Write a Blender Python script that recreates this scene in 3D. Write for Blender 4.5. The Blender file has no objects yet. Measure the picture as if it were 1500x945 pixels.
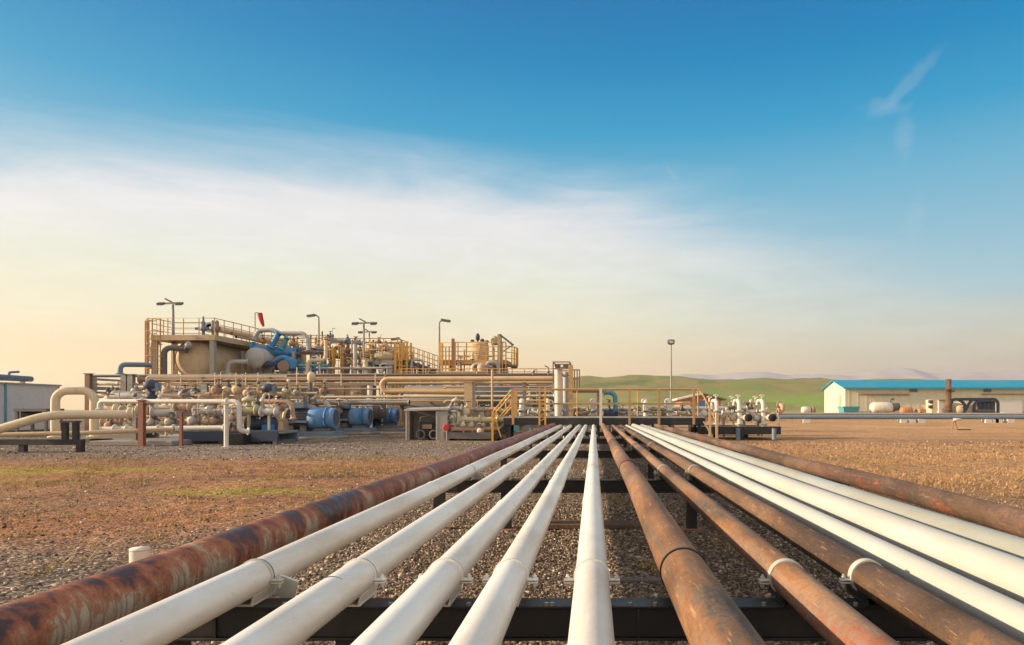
import bpy, math, random
import numpy as np
from mathutils import Vector, Matrix

random.seed(11)
scene = bpy.context.scene
C = bpy.data.collections.new('oilfield'); scene.collection.children.link(C)
PI = math.pi
EXPO = .58
HC = 1.2                                   # camera height above the ground

def T(px, py, d):                          # a place read off the photograph: pixel and distance -> metres
    return Vector(((px - 870.0) * d / 1000.0, d, HC + (600.0 - py) * d / 1000.0))
def TX(px, d): return (px - 870.0) * d / 1000.0
def TZ(py, d): return HC + (600.0 - py) * d / 1000.0

# ------------------------------------------------------------------ mesh helpers
class MB:
    def __init__(s): s.v = []; s.f = []; s.sm = []
    def add(s, vs, fs, smooth=False):
        o = len(s.v); s.v += [tuple(v) for v in vs]
        s.f += [tuple(i + o for i in f) for f in fs]; s.sm += [smooth] * len(fs); return s
    def box(s, c, d, rz=0.0, rx=0.0, ry=0.0):
        m = Matrix.Rotation(rz, 3, 'Z') @ Matrix.Rotation(ry, 3, 'Y') @ Matrix.Rotation(rx, 3, 'X')
        c = Vector(c); vs = []
        for x in (-.5, .5):
            for y in (-.5, .5):
                for z in (-.5, .5): vs.append(c + m @ Vector((x*d[0], y*d[1], z*d[2])))
        return s.add(vs, [(0,1,3,2),(4,6,7,5),(0,4,5,1),(2,3,7,6),(0,2,6,4),(1,5,7,3)])
    def bb(s, x0, x1, y0, y1, z0, z1):
        return s.box(((x0+x1)/2,(y0+y1)/2,(z0+z1)/2), (abs(x1-x0),abs(y1-y0),abs(z1-z0)))
    def bar(s, p0, p1, w, h=None):         # square bar between two points
        p0 = Vector(p0); p1 = Vector(p1); h = h or w; t = (p1-p0).normalized()
        up = Vector((0,0,1)) if abs(t.z) < .95 else Vector((0,1,0))
        a = t.cross(up).normalized(); b = a.cross(t).normalized(); vs = []
        for p in (p0, p1):
            for i, j in ((-1,-1),(1,-1),(1,1),(-1,1)): vs.append(p + a*i*w/2 + b*j*h/2)
        return s.add(vs, [(3,2,1,0),(4,5,6,7),(0,1,5,4),(1,2,6,5),(2,3,7,6),(3,0,4,7)])
    def tube(s, path, r, n=12, cap=True, radii=None):
        P = [Vector(p) for p in path]; N = len(P)
        tang = []
        for i in range(N):
            a = P[i]-P[i-1] if i else P[1]-P[0]
            b = P[i+1]-P[i] if i < N-1 else P[-1]-P[-2]
            tang.append((a.normalized()+b.normalized()).normalized())
        t = tang[0]; up = Vector((0,0,1)) if abs(t.z) < .9 else Vector((0,1,0))
        a = t.cross(up).normalized(); vs = []
        for i in range(N):
            t = tang[i]; a = (a - t*a.dot(t)).normalized(); b = t.cross(a)
            rr = radii[i] if radii else r
            k = 1.0
            for j in range(n):
                th = 2*PI*j/n; vs.append(P[i] + (a*math.cos(th)+b*math.sin(th))*rr*k)
        fs = []
        for i in range(N-1):
            for j in range(n):
                k = (j+1) % n; fs.append((i*n+j, i*n+k, (i+1)*n+k, (i+1)*n+j))
        s.add(vs, fs, True)
        if cap:
            o = len(s.v) - len(vs)
            s.v += [tuple(v) for v in vs[:n]] + [tuple(v) for v in vs[-n:]]
            o2 = o + len(vs)
            s.f += [tuple(o2 + j for j in reversed(range(n))), tuple(o2 + n + j for j in range(n))]; s.sm += [False, False]
        return s
    def cyl(s, p0, p1, r, n=14, r1=None):
        return s.tube([p0, p1], r, n, True, [r, r1 if r1 is not None else r])
    def lathe(s, p0, axis, prof, n=20, smooth=True):   # prof: (distance along axis, radius)
        t = Vector(axis).normalized(); up = Vector((0,0,1)) if abs(t.z) < .9 else Vector((0,1,0))
        a = t.cross(up).normalized(); b = t.cross(a); p0 = Vector(p0); vs = []
        for (q, r) in prof:
            for j in range(n):
                th = 2*PI*j/n; vs.append(p0 + t*q + (a*math.cos(th)+b*math.sin(th))*max(r,1e-4))
        fs = []
        for i in range(len(prof)-1):
            for j in range(n):
                k = (j+1) % n; fs.append((i*n+j, (i+1)*n+j, (i+1)*n+k, i*n+k))
        fs.append(tuple(range(n))); fs.append(tuple((len(prof)-1)*n+j for j in reversed(range(n))))
        s.add(vs, fs[:-2], smooth); o = len(s.v)-len(vs)
        s.f += [tuple(o+i for i in f) for f in fs[-2:]]; s.sm += [False, False]
        return s
    def ring(s, c, axis, R, r, n=20, m=6, arc=None):
        t = Vector(axis).normalized(); up = Vector((0,0,1)) if abs(t.z) < .9 else Vector((0,1,0))
        a = t.cross(up).normalized(); b = t.cross(a); c = Vector(c)
        a0, a1 = arc if arc else (0, 2*PI)
        pts = [c + (a*math.cos(a0+(a1-a0)*i/n)+b*math.sin(a0+(a1-a0)*i/n))*R for i in range(n+1)]
        if arc: return s.tube(pts, r, m)
        vs = []
        for i in range(n):
            th = 2*PI*i/n; rad = a*math.cos(th)+b*math.sin(th)
            for j in range(m):
                ph = 2*PI*j/m; vs.append(c + rad*(R+r*math.cos(ph)) + t*r*math.sin(ph))
        fs = [(i*m+j, ((i+1)%n)*m+j, ((i+1)%n)*m+(j+1)%m, i*m+(j+1)%m) for i in range(n) for j in range(m)]
        return s.add(vs, fs, True)
    def build(s, name, mat, parent=None, root=None, bevel=0.0):
        if parent is None:
            xs = [v[0] for v in s.v]; ys = [v[1] for v in s.v]; zs = [v[2] for v in s.v]
            loc = Vector(((min(xs)+max(xs))/2, (min(ys)+max(ys))/2, min(zs)))
        else:
            r = parent
            while r.parent: r = r.parent
            loc = r.location.copy()
        me = bpy.data.meshes.new(name)
        me.from_pydata([(v[0]-loc.x, v[1]-loc.y, v[2]-loc.z) for v in s.v], [], s.f)
        me.polygons.foreach_set('use_smooth', s.sm)
        me.materials.append(mat)
        o = bpy.data.objects.new(name, me); C.objects.link(o)
        if parent is None: o.location = loc
        else: o.parent = parent
        if bevel:
            m = o.modifiers.new('bevel', 'BEVEL'); m.width = bevel; m.segments = 2; m.limit_method = 'ANGLE'; m.angle_limit = 0.9
        return o

def fillet(points, r, seg=6):
    P = [Vector(p) for p in points]; out = [P[0]]
    for i in range(1, len(P)-1):
        a = (P[i-1]-P[i]); b = (P[i+1]-P[i]); la, lb = a.length, b.length
        a.normalize(); b.normalize(); ang = a.angle(b)
        if ang > PI-.03: out.append(P[i]); continue
        d = min(r/math.tan(ang/2), la*.49, lb*.49); rr = d*math.tan(ang/2)
        bis = (a+b).normalized(); cen = P[i] + bis*(rr/math.sin(ang/2))
        s0 = P[i]+a*d-cen; s1 = P[i]+b*d-cen; w = s0.angle(s1)
        for k in range(seg+1):
            t = k/seg; out.append(cen + (s0*math.sin((1-t)*w)+s1*math.sin(t*w))/max(math.sin(w),1e-6))
    out.append(P[-1]); return out

def tag(o, label=None, cat=None, group=None, kind=None):
    if label: o['label'] = label
    if cat: o['category'] = cat
    if group: o['group'] = group
    if kind: o['kind'] = kind
    return o
def thing(name, label, cat, loc, group=None):
    o = bpy.data.objects.new(name, None); C.objects.link(o); o.location = loc
    o.empty_display_size = .2
    return tag(o, label, cat, group)
def structure(o): o['kind'] = 'structure'; return o

# ------------------------------------------------------------------ materials
def nmat(name):
    m = bpy.data.materials.new(name); m.use_nodes = True; nt = m.node_tree
    return m, nt, nt.nodes['Principled BSDF']
def N(nt, typ, **kw):
    n = nt.nodes.new(typ)
    for k, v in kw.items():
        if k.startswith('_'): setattr(n, k[1:], v)
        else: n.inputs[k.replace('__', ' ')].default_value = v
    return n
def L(nt, a, b): nt.links.new(a, b)
def ramp(nt, fac, stops):
    r = nt.nodes.new('ShaderNodeValToRGB'); e = r.color_ramp.elements
    while len(e) < len(stops): e.new(0.5)
    for i, (p, c) in enumerate(stops):
        e[i].position = p; e[i].color = (c[0], c[1], c[2], 1) if not isinstance(c, (int, float)) else (c, c, c, 1)
    L(nt, fac, r.inputs[0]); return r
def mixc(nt, fac, a, b, mode='MIX'):
    n = nt.nodes.new('ShaderNodeMix'); n.data_type = 'RGBA'; n.blend_type = mode
    for s, i in ((fac, 0), (a, 6), (b, 7)):
        if isinstance(s, (int, float)): n.inputs[i].default_value = s
        elif isinstance(s, tuple): n.inputs[i].default_value = (s[0], s[1], s[2], 1)
        else: L(nt, s, n.inputs[i])
    return n.outputs[2]
def math_(nt, op, a, b=0.0, clamp=False):
    n = nt.nodes.new('ShaderNodeMath'); n.operation = op; n.use_clamp = clamp
    for i, s in enumerate((a, b)):
        if isinstance(s, (int, float)): n.inputs[i].default_value = s
        else: L(nt, s, n.inputs[i])
    return n.outputs[0]
def coords(nt, scale=(1,1,1)):             # object space, shifted per object so copies differ
    tc = nt.nodes.new('ShaderNodeTexCoord'); oi = nt.nodes.new('ShaderNodeObjectInfo')
    ml = math_(nt, 'MULTIPLY', oi.outputs['Random'], 37.0)
    ad = nt.nodes.new('ShaderNodeVectorMath'); ad.operation = 'ADD'
    L(nt, tc.outputs['Object'], ad.inputs[0]); L(nt, ml, ad.inputs[1])
    mp = nt.nodes.new('ShaderNodeMapping'); mp.inputs['Scale'].default_value = scale
    L(nt, ad.outputs[0], mp.inputs['Vector']); return mp.outputs[0]
def noise(nt, vec, scale, detail=4, rough=.55, dist=0.0):
    n = N(nt, 'ShaderNodeTexNoise', Scale=scale, Detail=detail, Roughness=rough, Distortion=dist)
    if vec is not None: L(nt, vec, n.inputs['Vector'])
    return n.outputs['Fac']
def bump(nt, bsdf, h, strength=.3, dist=.01):
    b = N(nt, 'ShaderNodeBump', Strength=strength, Distance=dist)
    L(nt, h, b.inputs['Height']); L(nt, b.outputs[0], bsdf.inputs['Normal'])

def paint(name, col, rough=.45, dirt=(.16,.10,.06), amount=.35, metal=0.0, scale=3.0, lo=.50, hi=.78):
    m, nt, b = nmat(name); v = coords(nt)
    n1 = noise(nt, v, scale, 6, .65, .4); n2 = noise(nt, v, scale*9, 4, .6)
    var = mixc(nt, n2, tuple(c*.88 for c in col), tuple(min(c*1.08, .92) for c in col))
    k = ramp(nt, n1, [(lo, 0.0), (hi, amount)])
    L(nt, mixc(nt, k.outputs[0], var, dirt), b.inputs['Base Color'])
    b.inputs['Roughness'].default_value = rough; b.inputs['Metallic'].default_value = metal
    rr = ramp(nt, n1, [(.3, rough), (.8, min(rough+.3, 1))]); L(nt, rr.outputs[0], b.inputs['Roughness'])
    bump(nt, b, n2, .12, .004)
    return m

M = {}
M['cream']   = paint('cream_paint', (.70,.56,.37), .5)
M['tan']     = paint('tan_paint', (.58,.42,.25), .55)
M['peach']   = paint('faded_pink_paint', (.52,.34,.235), .55)
M['offwhite']= paint('offwhite_paint', (.70,.64,.55), .45)
M['grey']    = paint('grey_paint', (.36,.33,.29), .5)
M['dgrey']   = paint('dark_grey_paint', (.15,.135,.13), .5)
M['lgrey']   = paint('light_grey_paint', (.45,.43,.40), .5)
M['steel']   = paint('galvanised_steel', (.34,.33,.31), .4, metal=.5)
M['black']   = paint('black_paint', (.018,.017,.018), .42, dirt=(.12,.085,.06), amount=.5)
M['yellow']  = paint('yellow_paint', (.66,.36,.07), .5)
M['ochre']   = paint('ochre_paint', (.60,.34,.12), .55)
M['olive']   = paint('pale_olive_paint', (.54,.46,.28), .55)
M['blue']    = paint('blue_paint', (.05,.24,.50), .42)
M['motorblue']= paint('motor_blue_paint', (.12,.27,.50), .45)
M['bluegrey']= paint('blue_grey_paint', (.17,.23,.30), .5)
M['navy']    = paint('dark_blue_paint', (.04,.055,.10), .5)
M['teal']    = paint('teal_paint', (.10,.35,.42), .5)
M['brownrail']= paint('brown_ochre_rail_paint', (.50,.30,.14), .6)
M['tanpipe'] = paint('tan_orange_pipe_paint', (.64,.41,.20), .5)
M['red']     = paint('red_paint', (.50,.03,.025), .5)
M['rustpost']= paint('rusty_red_primer', (.38,.17,.115), .8, dirt=(.20,.15,.12), amount=.9)
M['brown']   = paint('brown_primer', (.33,.21,.145), .7)
M['concrete']= paint('concrete', (.36,.32,.28), .9, dirt=(.14,.11,.09), amount=.7)
M['container']=paint('container_wall', (.74,.69,.66), .6, amount=.2)
M['roofblue']= paint('blue_roof_sheet', (.015,.28,.43), .5, amount=.4, dirt=(.12,.30,.38), scale=.12)
M['wallcream']=paint('cream_wall_sheet', (.66,.60,.46), .7, amount=.2, scale=.4)
M['orange']  = paint('orange_paint', (.46,.21,.10), .6)
M['hutred']  = paint('reddish_hut_wall', (.45,.24,.15), .8)

def white_pipe(name, col, dirtcol, amt):
    m, nt, b = nmat(name); v = coords(nt, (1,.22,1)); v2 = coords(nt)
    n1 = noise(nt, v, 3.0, 7, .68, .6); n2 = noise(nt, v2, 34, 5, .6); n3 = noise(nt, v2, 150, 2, .5)
    base = mixc(nt, n2, tuple(c*.92 for c in col), tuple(min(.88, c*1.04) for c in col))
    base = mixc(nt, ramp(nt, n1, [(.42, 0.0), (.70, amt)]).outputs[0], base, dirtcol)
    chips = ramp(nt, noise(nt, v2, 60, 3, .7, .2), [(.69, 0.0), (.72, .75)]).outputs[0]
    base = mixc(nt, math_(nt, 'MULTIPLY', chips, ramp(nt, n1, [(.42, .15), (.56, 1.0)]).outputs[0]), base, (.20,.13,.09))
    L(nt, base, b.inputs['Base Color'])
    L(nt, ramp(nt, n1, [(.3, .30), (.7, .52)]).outputs[0], b.inputs['Roughness'])
    bump(nt, b, mixc(nt, .5, n2, n3), .10, .003); return m
M['pipe_white']  = white_pipe('white_pipe_paint', (.78,.75,.70), (.54,.44,.34), .8)
M['pipe_bright'] = white_pipe('bright_white_pipe_paint', (.54,.53,.48), (.42,.37,.29), .7)
M['pipe_grey']   = white_pipe('greyed_white_pipe_paint', (.36,.37,.335), (.28,.25,.18), .8)

def rust_pipe(name, stops, streak=.18, s=2.2, rough=.8):
    m, nt, b = nmat(name); v = coords(nt, (1,streak,1)); v2 = coords(nt)
    n1 = noise(nt, v, s, 8, .66, 1.0); n2 = noise(nt, v2, 30, 6, .7, .5); n3 = noise(nt, v2, 160, 3, .6)
    f = math_(nt, 'ADD', math_(nt, 'MULTIPLY', n1, .74), math_(nt, 'MULTIPLY', n2, .26))
    col = ramp(nt, f, stops).outputs[0]
    sp = mixc(nt, n3, (.55,.52,.50), (1.15,1.15,1.15))
    col = mixc(nt, 1.0, col, sp, 'MULTIPLY')
    big = ramp(nt, noise(nt, coords(nt, (1,.35,1)), 1.1, 5, .6, .6), [(.38, .36), (.60, 1.0)]).outputs[0]
    col = mixc(nt, 1.0, col, big, 'MULTIPLY')
    scr = ramp(nt, noise(nt, coords(nt, (9,.8,9)), 9, 4, .7, .4), [(.60, 0.0), (.68, .55)]).outputs[0]
    L(nt, mixc(nt, scr, col, (.46,.30,.17)), b.inputs['Base Color'])
    b.inputs['Roughness'].default_value = rough
    bump(nt, b, math_(nt, 'ADD', n2, math_(nt, 'MULTIPLY', n3, .5)), .35, .004); return m
M['rust_brown'] = rust_pipe('rusty_brown_pipe', [(.34,(.09,.065,.05)),(.42,(.24,.16,.11)),(.47,(.40,.17,.06)),(.51,(.42,.24,.13)),(.55,(.30,.20,.14)),(.59,(.44,.13,.05)),(.64,(.20,.14,.105)),(.70,(.42,.20,.09))])
M['rust_dull']  = rust_pipe('dull_brown_pipe', [(.34,(.08,.055,.042)),(.42,(.20,.13,.085)),(.47,(.29,.145,.06)),(.52,(.15,.10,.075)),(.57,(.28,.135,.055)),(.62,(.14,.10,.08)),(.70,(.36,.18,.08))])
M['rust_dark']  = rust_pipe('weathered_brown_pipe', [(.34,(.07,.05,.04)),(.43,(.20,.125,.085)),(.50,(.28,.155,.09)),(.56,(.14,.095,.075)),(.60,(.46,.13,.045)),(.66,(.22,.14,.09))], .35, 1.6)

def red_pipe():
    m, nt, b = nmat('flaking_red_rust_pipe'); v = coords(nt, (.8,1.15,.8)); v2 = coords(nt); v3 = coords(nt, (.5,4.5,.5))
    tc = nt.nodes.new('ShaderNodeTexCoord'); so_ = nt.nodes.new('ShaderNodeSeparateXYZ'); L(nt, tc.outputs['Object'], so_.inputs[0])
    n1 = noise(nt, v, 2.0, 7, .6, 1.1); n2 = noise(nt, v2, 26, 6, .72, .6); n3 = noise(nt, v3, 4.0, 6, .7, .5); n4 = noise(nt, v2, 140, 3, .6)
    hgt = math_(nt, 'MULTIPLY', math_(nt, 'SUBTRACT', so_.outputs['Z'], ZPIPE), -.75)     # rain has stripped the top; old paint lives on low down
    f = math_(nt, 'ADD', math_(nt, 'MULTIPLY', n1, .62), math_(nt, 'ADD', math_(nt, 'MULTIPLY', n2, .20), math_(nt, 'MULTIPLY', n3, .18)))
    f = math_(nt, 'ADD', math_(nt, 'ADD', f, hgt), .040)
    col = ramp(nt, f, [(.36,(.035,.017,.012)),(.455,(.080,.030,.020)),(.474,(.19,.055,.027)),(.515,(.36,.115,.046)),(.545,(.40,.18,.085)),(.562,(.46,.32,.20)),(.66,(.53,.43,.31))]).outputs[0]
    drip = ramp(nt, noise(nt, coords(nt, (1,16,.8)), 5, 4, .6, .2), [(.50, 0.0), (.62, .75)]).outputs[0]
    col = mixc(nt, math_(nt, 'MULTIPLY', drip, ramp(nt, f, [(.52, 0.0), (.56, .8)]).outputs[0]), col, (.22,.09,.045))
    g = nt.nodes.new('ShaderNodeNewGeometry'); sx = nt.nodes.new('ShaderNodeSeparateXYZ'); L(nt, g.outputs['Position'], sx.inputs[0])
    far = ramp(nt, math_(nt, 'DIVIDE', sx.outputs['Y'], 12.0), [(.32, 0.0), (.60, .85)]).outputs[0]   # farther along only red scale is left
    red = ramp(nt, f, [(.40,(.11,.035,.025)),(.50,(.30,.095,.055)),(.58,(.46,.22,.14))]).outputs[0]
    col = mixc(nt, far, col, red)
    spill = ramp(nt, noise(nt, coords(nt, (5,1.2,5)), 6, 4, .6, .8), [(.70, 0.0), (.725, .8)]).outputs[0]       # splashes of pale blue paint on the dark scale
    col = mixc(nt, math_(nt, 'MULTIPLY', spill, ramp(nt, f, [(.43, 1.0), (.47, 0.0)]).outputs[0]), col, (.45,.55,.62))
    L(nt, mixc(nt, 1.0, col, mixc(nt, n4, (.70,.68,.66), (1.2,1.2,1.2)), 'MULTIPLY'), b.inputs['Base Color'])
    L(nt, ramp(nt, f, [(.40,.33),(.5,.72)]).outputs[0], b.inputs['Roughness'])
    bump(nt, b, math_(nt, 'ADD', f, math_(nt, 'MULTIPLY', n4, .15)), .4, .006); return m
ZPIPE = .61
M['rust_red'] = red_pipe()

def smooth(nt, val, a, b):
    n = nt.nodes.new('ShaderNodeMapRange'); n.interpolation_type = 'SMOOTHSTEP'
    n.inputs['From Min'].default_value = a; n.inputs['From Max'].default_value = b
    L(nt, val, n.inputs['Value']); return n.outputs[0]

def ground_mat():
    m, nt, b = nmat('gravel_and_dry_earth')
    g = nt.nodes.new('ShaderNodeNewGeometry'); P = g.outputs['Position']
    sx = nt.nodes.new('ShaderNodeSeparateXYZ'); L(nt, P, sx.inputs[0]); X, Y = sx.outputs['X'], sx.outputs['Y']
    big = noise(nt, P, .16, 5, .6, .6); mid = noise(nt, P, .75, 6, .65, .5); fine = noise(nt, P, 9, 6, .75); fin2 = noise(nt, P, 42, 3, .7)
    vo = N(nt, 'ShaderNodeTexVoronoi', Scale=34.0); L(nt, P, vo.inputs['Vector'])
    vb = N(nt, 'ShaderNodeTexVoronoi', Scale=11.0); L(nt, P, vb.inputs['Vector'])
    hs = nt.nodes.new('ShaderNodeSeparateColor'); L(nt, vo.outputs['Color'], hs.inputs[0])
    hb = nt.nodes.new('ShaderNodeSeparateColor'); L(nt, vb.outputs['Color'], hb.inputs[0])
    gravel = ramp(nt, hs.outputs[0], [(0,(.07,.052,.042)),(.45,(.18,.132,.10)),(.8,(.30,.225,.165)),(1,(.52,.44,.35))]).outputs[0]
    earth = ramp(nt, mid, [(.3,(.25,.11,.05)),(.5,(.43,.19,.085)),(.7,(.54,.28,.13))]).outputs[0]
    straw = ramp(nt, fine, [(.3,(.24,.12,.06)),(.5,(.47,.255,.12)),(.7,(.68,.42,.20))]).outputs[0]
    wob = math_(nt, 'MULTIPLY', math_(nt, 'SUBTRACT', mid, .5), 5.0)
    Xw = math_(nt, 'ADD', X, math_(nt, 'MULTIPLY', wob, .5)); Yw = math_(nt, 'ADD', Y, wob)
    left = smooth(nt, math_(nt, 'MULTIPLY', Xw, -1.0), 2.0, 4.5); right = smooth(nt, Xw, 2.5, 4.5)
    # left: bare orange earth between the gravel by the pipes and the gravel by the plant
    lb = math_(nt, 'MULTIPLY', left, math_(nt, 'MULTIPLY', smooth(nt, Yw, 4.0, 8.0), math_(nt, 'SUBTRACT', 1.0, smooth(nt, Yw, 14.0, 19.0))))
    lb = math_(nt, 'MULTIPLY', lb, ramp(nt, big, [(.30, .55), (.5, 1.0)]).outputs[0])
    rb = math_(nt, 'MULTIPLY', right, smooth(nt, Yw, 3.5, 7.0))
    col = mixc(nt, math_(nt, 'MULTIPLY', lb, .85), gravel, earth)
    rcol = mixc(nt, smooth(nt, Yw, 20, 40), straw, mixc(nt, fine, tuple(c*1.0 for c in (.44,.23,.10)), (.72,.43,.22)))
    col = mixc(nt, math_(nt, 'MULTIPLY', rb, .85), col, rcol)
    # green-yellow grown-over patches
    gp = ramp(nt, noise(nt, P, .33, 4, .6, .8), [(.56, 0.0), (.68, .25)]).outputs[0]
    gp = math_(nt, 'MULTIPLY', gp, math_(nt, 'MULTIPLY', left, math_(nt, 'MULTIPLY', smooth(nt, Y, 6, 9), math_(nt, 'SUBTRACT', 1.0, smooth(nt, Y, 16, 20)))))
    col = mixc(nt, gp, col, mixc(nt, fine, (.22,.19,.03), (.46,.36,.06)))
    def patch(cx, cy, rx, ry, k, c):
        nonlocal col
        dx = math_(nt, 'DIVIDE', math_(nt, 'SUBTRACT', X, cx), rx); dy = math_(nt, 'DIVIDE', math_(nt, 'SUBTRACT', Y, cy), ry)
        r2 = math_(nt, 'ADD', math_(nt, 'MULTIPLY', dx, dx), math_(nt, 'MULTIPLY', dy, dy))
        r2 = math_(nt, 'ADD', r2, math_(nt, 'MULTIPLY', math_(nt, 'SUBTRACT', mid, .5), 3.0))
        mk = math_(nt, 'MULTIPLY', math_(nt, 'SUBTRACT', 1.0, smooth(nt, r2, .1, 1.3)), ramp(nt, fine, [(.40, .05), (.60, k)]).outputs[0])
        col = mixc(nt, mk, col, c)
    grn = mixc(nt, fine, (.26,.24,.02), (.55,.45,.05))
    patch(-11.5, 13.4, 2.6, 1.0, 1.0, grn); patch(-9.0, 13.6, 1.0, .6, .95, grn); patch(-5.2, 10.0, 1.5, .5, .9, grn); patch(-10.5, 11.6, 1.2, .5, .6, grn)
    patch(11.5, 12.0, 2.2, .6, .25, grn)
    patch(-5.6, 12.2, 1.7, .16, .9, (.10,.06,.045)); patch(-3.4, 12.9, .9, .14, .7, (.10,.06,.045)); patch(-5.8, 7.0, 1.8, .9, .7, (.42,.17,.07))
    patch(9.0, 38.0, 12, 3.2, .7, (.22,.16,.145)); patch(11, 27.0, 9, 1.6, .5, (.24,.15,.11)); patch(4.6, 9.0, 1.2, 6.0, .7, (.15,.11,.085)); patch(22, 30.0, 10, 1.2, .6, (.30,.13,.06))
    patch(-13, 21.0, 9, 2.6, .55, (.30,.24,.235)); patch(-7, 18.0, 6, 1.0, .5, (.30,.24,.22))
    far = smooth(nt, Y, 60, 140)
    col = mixc(nt, math_(nt, 'MULTIPLY', far, .8), col, mixc(nt, big, (.34,.24,.10), (.30,.30,.08)))
    # stones and crumbs: light and dark grains at several sizes
    sp = ramp(nt, hb.outputs[1], [(0, .62), (.5, .95), (1, 1.42)]).outputs[0]
    col = mixc(nt, .75, col, sp, 'MULTIPLY')
    sp2 = ramp(nt, fin2, [(.3, .6), (.5, 1.0), (.7, 1.5)]).outputs[0]
    col = mixc(nt, .7, col, sp2, 'MULTIPLY')
    sp3 = ramp(nt, big, [(.3, .78), (.6, 1.12)]).outputs[0]
    col = mixc(nt, 1.0, col, sp3, 'MULTIPLY')
    L(nt, col, b.inputs['Base Color']); b.inputs['Roughness'].default_value = .95
    b.inputs['Specular IOR Level'].default_value = .15
    h = math_(nt, 'ADD', math_(nt, 'MULTIPLY', vo.outputs['Distance'], -1.0), math_(nt, 'ADD', math_(nt, 'MULTIPLY', fine, 1.5), math_(nt, 'MULTIPLY', vb.outputs['Distance'], -1.2)))
    bump(nt, b, h, .9, .035)
    return m
M['ground'] = ground_mat()

def stone_mat():
    m, nt, b = nmat('crushed_stone'); g = nt.nodes.new('ShaderNodeNewGeometry')
    c = ramp(nt, g.outputs['Random Per Island'], [(0,(.05,.036,.028)),(.35,(.135,.098,.072)),(.6,(.22,.158,.112)),(.8,(.34,.235,.15)),(.93,(.48,.38,.28)),(1,(.70,.62,.50))]).outputs[0]
    n = noise(nt, g.outputs['Position'], 90, 4, .7)
    L(nt, mixc(nt, .6, c, ramp(nt, n, [(.3,.6),(.7,1.4)]).outputs[0], 'MULTIPLY'), b.inputs['Base Color'])
    b.inputs['Roughness'].default_value = .9; return m
M['stone'] = stone_mat()
def straw_mat(name, stops):
    m, nt, b = nmat(name); g = nt.nodes.new('ShaderNodeNewGeometry')
    L(nt, ramp(nt, g.outputs['Random Per Island'], stops).outputs[0], b.inputs['Base Color'])
    b.inputs['Roughness'].default_value = .8; return m
M['straw'] = straw_mat('dry_straw', [(0,(.25,.12,.055)),(.5,(.46,.25,.11)),(1,(.68,.45,.22))])
M['grass'] = straw_mat('short_grass', [(0,(.20,.15,.04)),(.5,(.36,.26,.06)),(1,(.54,.38,.13))])

def hill_mat():
    m, nt, b = nmat('hill_grass'); g = nt.nodes.new('ShaderNodeNewGeometry'); P = g.outputs['Position']
    mp = nt.nodes.new('ShaderNodeMapping'); mp.inputs['Scale'].default_value = (1,.6,2.2); L(nt, P, mp.inputs[0])
    n1 = noise(nt, mp.outputs[0], .0085, 6, .62, .8); n2 = noise(nt, mp.outputs[0], .05, 6, .7)
    sx = nt.nodes.new('ShaderNodeSeparateXYZ'); L(nt, P, sx.inputs[0])
    f = math_(nt, 'ADD', math_(nt, 'MULTIPLY', n1, .75), math_(nt, 'MULTIPLY', n2, .25))
    c = ramp(nt, f, [(.40,(.105,.115,.02)),(.46,(.17,.18,.026)),(.51,(.26,.17,.065)),(.55,(.20,.18,.036)),(.60,(.15,.22,.022))]).outputs[0]
    low = math_(nt, 'SUBTRACT', 1.0, smooth(nt, math_(nt, 'ADD', sx.outputs['Z'], math_(nt, 'MULTIPLY', n1, 20.0)), 18, 34))
    right = ramp(nt, n1, [(.46, .05), (.58, .9)]).outputs[0]
    c = mixc(nt, math_(nt, 'MULTIPLY', math_(nt, 'MULTIPLY', low, right), .8), c, (.21,.32,.025))
    L(nt, c, b.inputs['Base Color']); b.inputs['Roughness'].default_value = .95
    bump(nt, b, n2, .6, 3.0); return m
M['hill'] = hill_mat()
M['mountain'] = paint('hazy_mountain', (.42,.38,.41), .95, scale=.004)  # distance haze put into the colour: paled towards lilac
m, nt, b = nmat('dark_void_rubber'); b.inputs['Base Color'].default_value = (.012,.012,.013,1); b.inputs['Roughness'].default_value = .8; M['dark'] = m
m, nt, b = nmat('lamp_glass'); b.inputs['Base Color'].default_value = (.55,.55,.52,1); b.inputs['Roughness'].default_value = .15; M['glass'] = m

# ------------------------------------------------------------------ camera, sun, sky, air
cam = bpy.data.cameras.new('camera'); co = bpy.data.objects.new('camera', cam); C.objects.link(co)
co.location = (0, 0, HC); co.rotation_euler = (PI/2, 0, 0)
cam.sensor_width = 36; cam.lens = 24.0; cam.shift_x = -120/1500; cam.shift_y = 127.5/1500; cam.clip_end = 20000; cam.clip_start = .05
scene.camera = co
EL, AZ = math.radians(17), math.radians(95)      # sun height; AZ = degrees to the left of straight ahead
sd = Vector((-math.sin(AZ)*math.cos(EL), math.cos(AZ)*math.cos(EL), math.sin(EL)))
sl = bpy.data.lights.new('sun', 'SUN'); sl.energy = 5.0; sl.angle = math.radians(.5); sl.color = (1.0,.79,.54)
so = bpy.data.objects.new('sun', sl); C.objects.link(so); so.rotation_euler = sd.to_track_quat('Z', 'Y').to_euler(); so.location = (-30, 10, 40)

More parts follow.
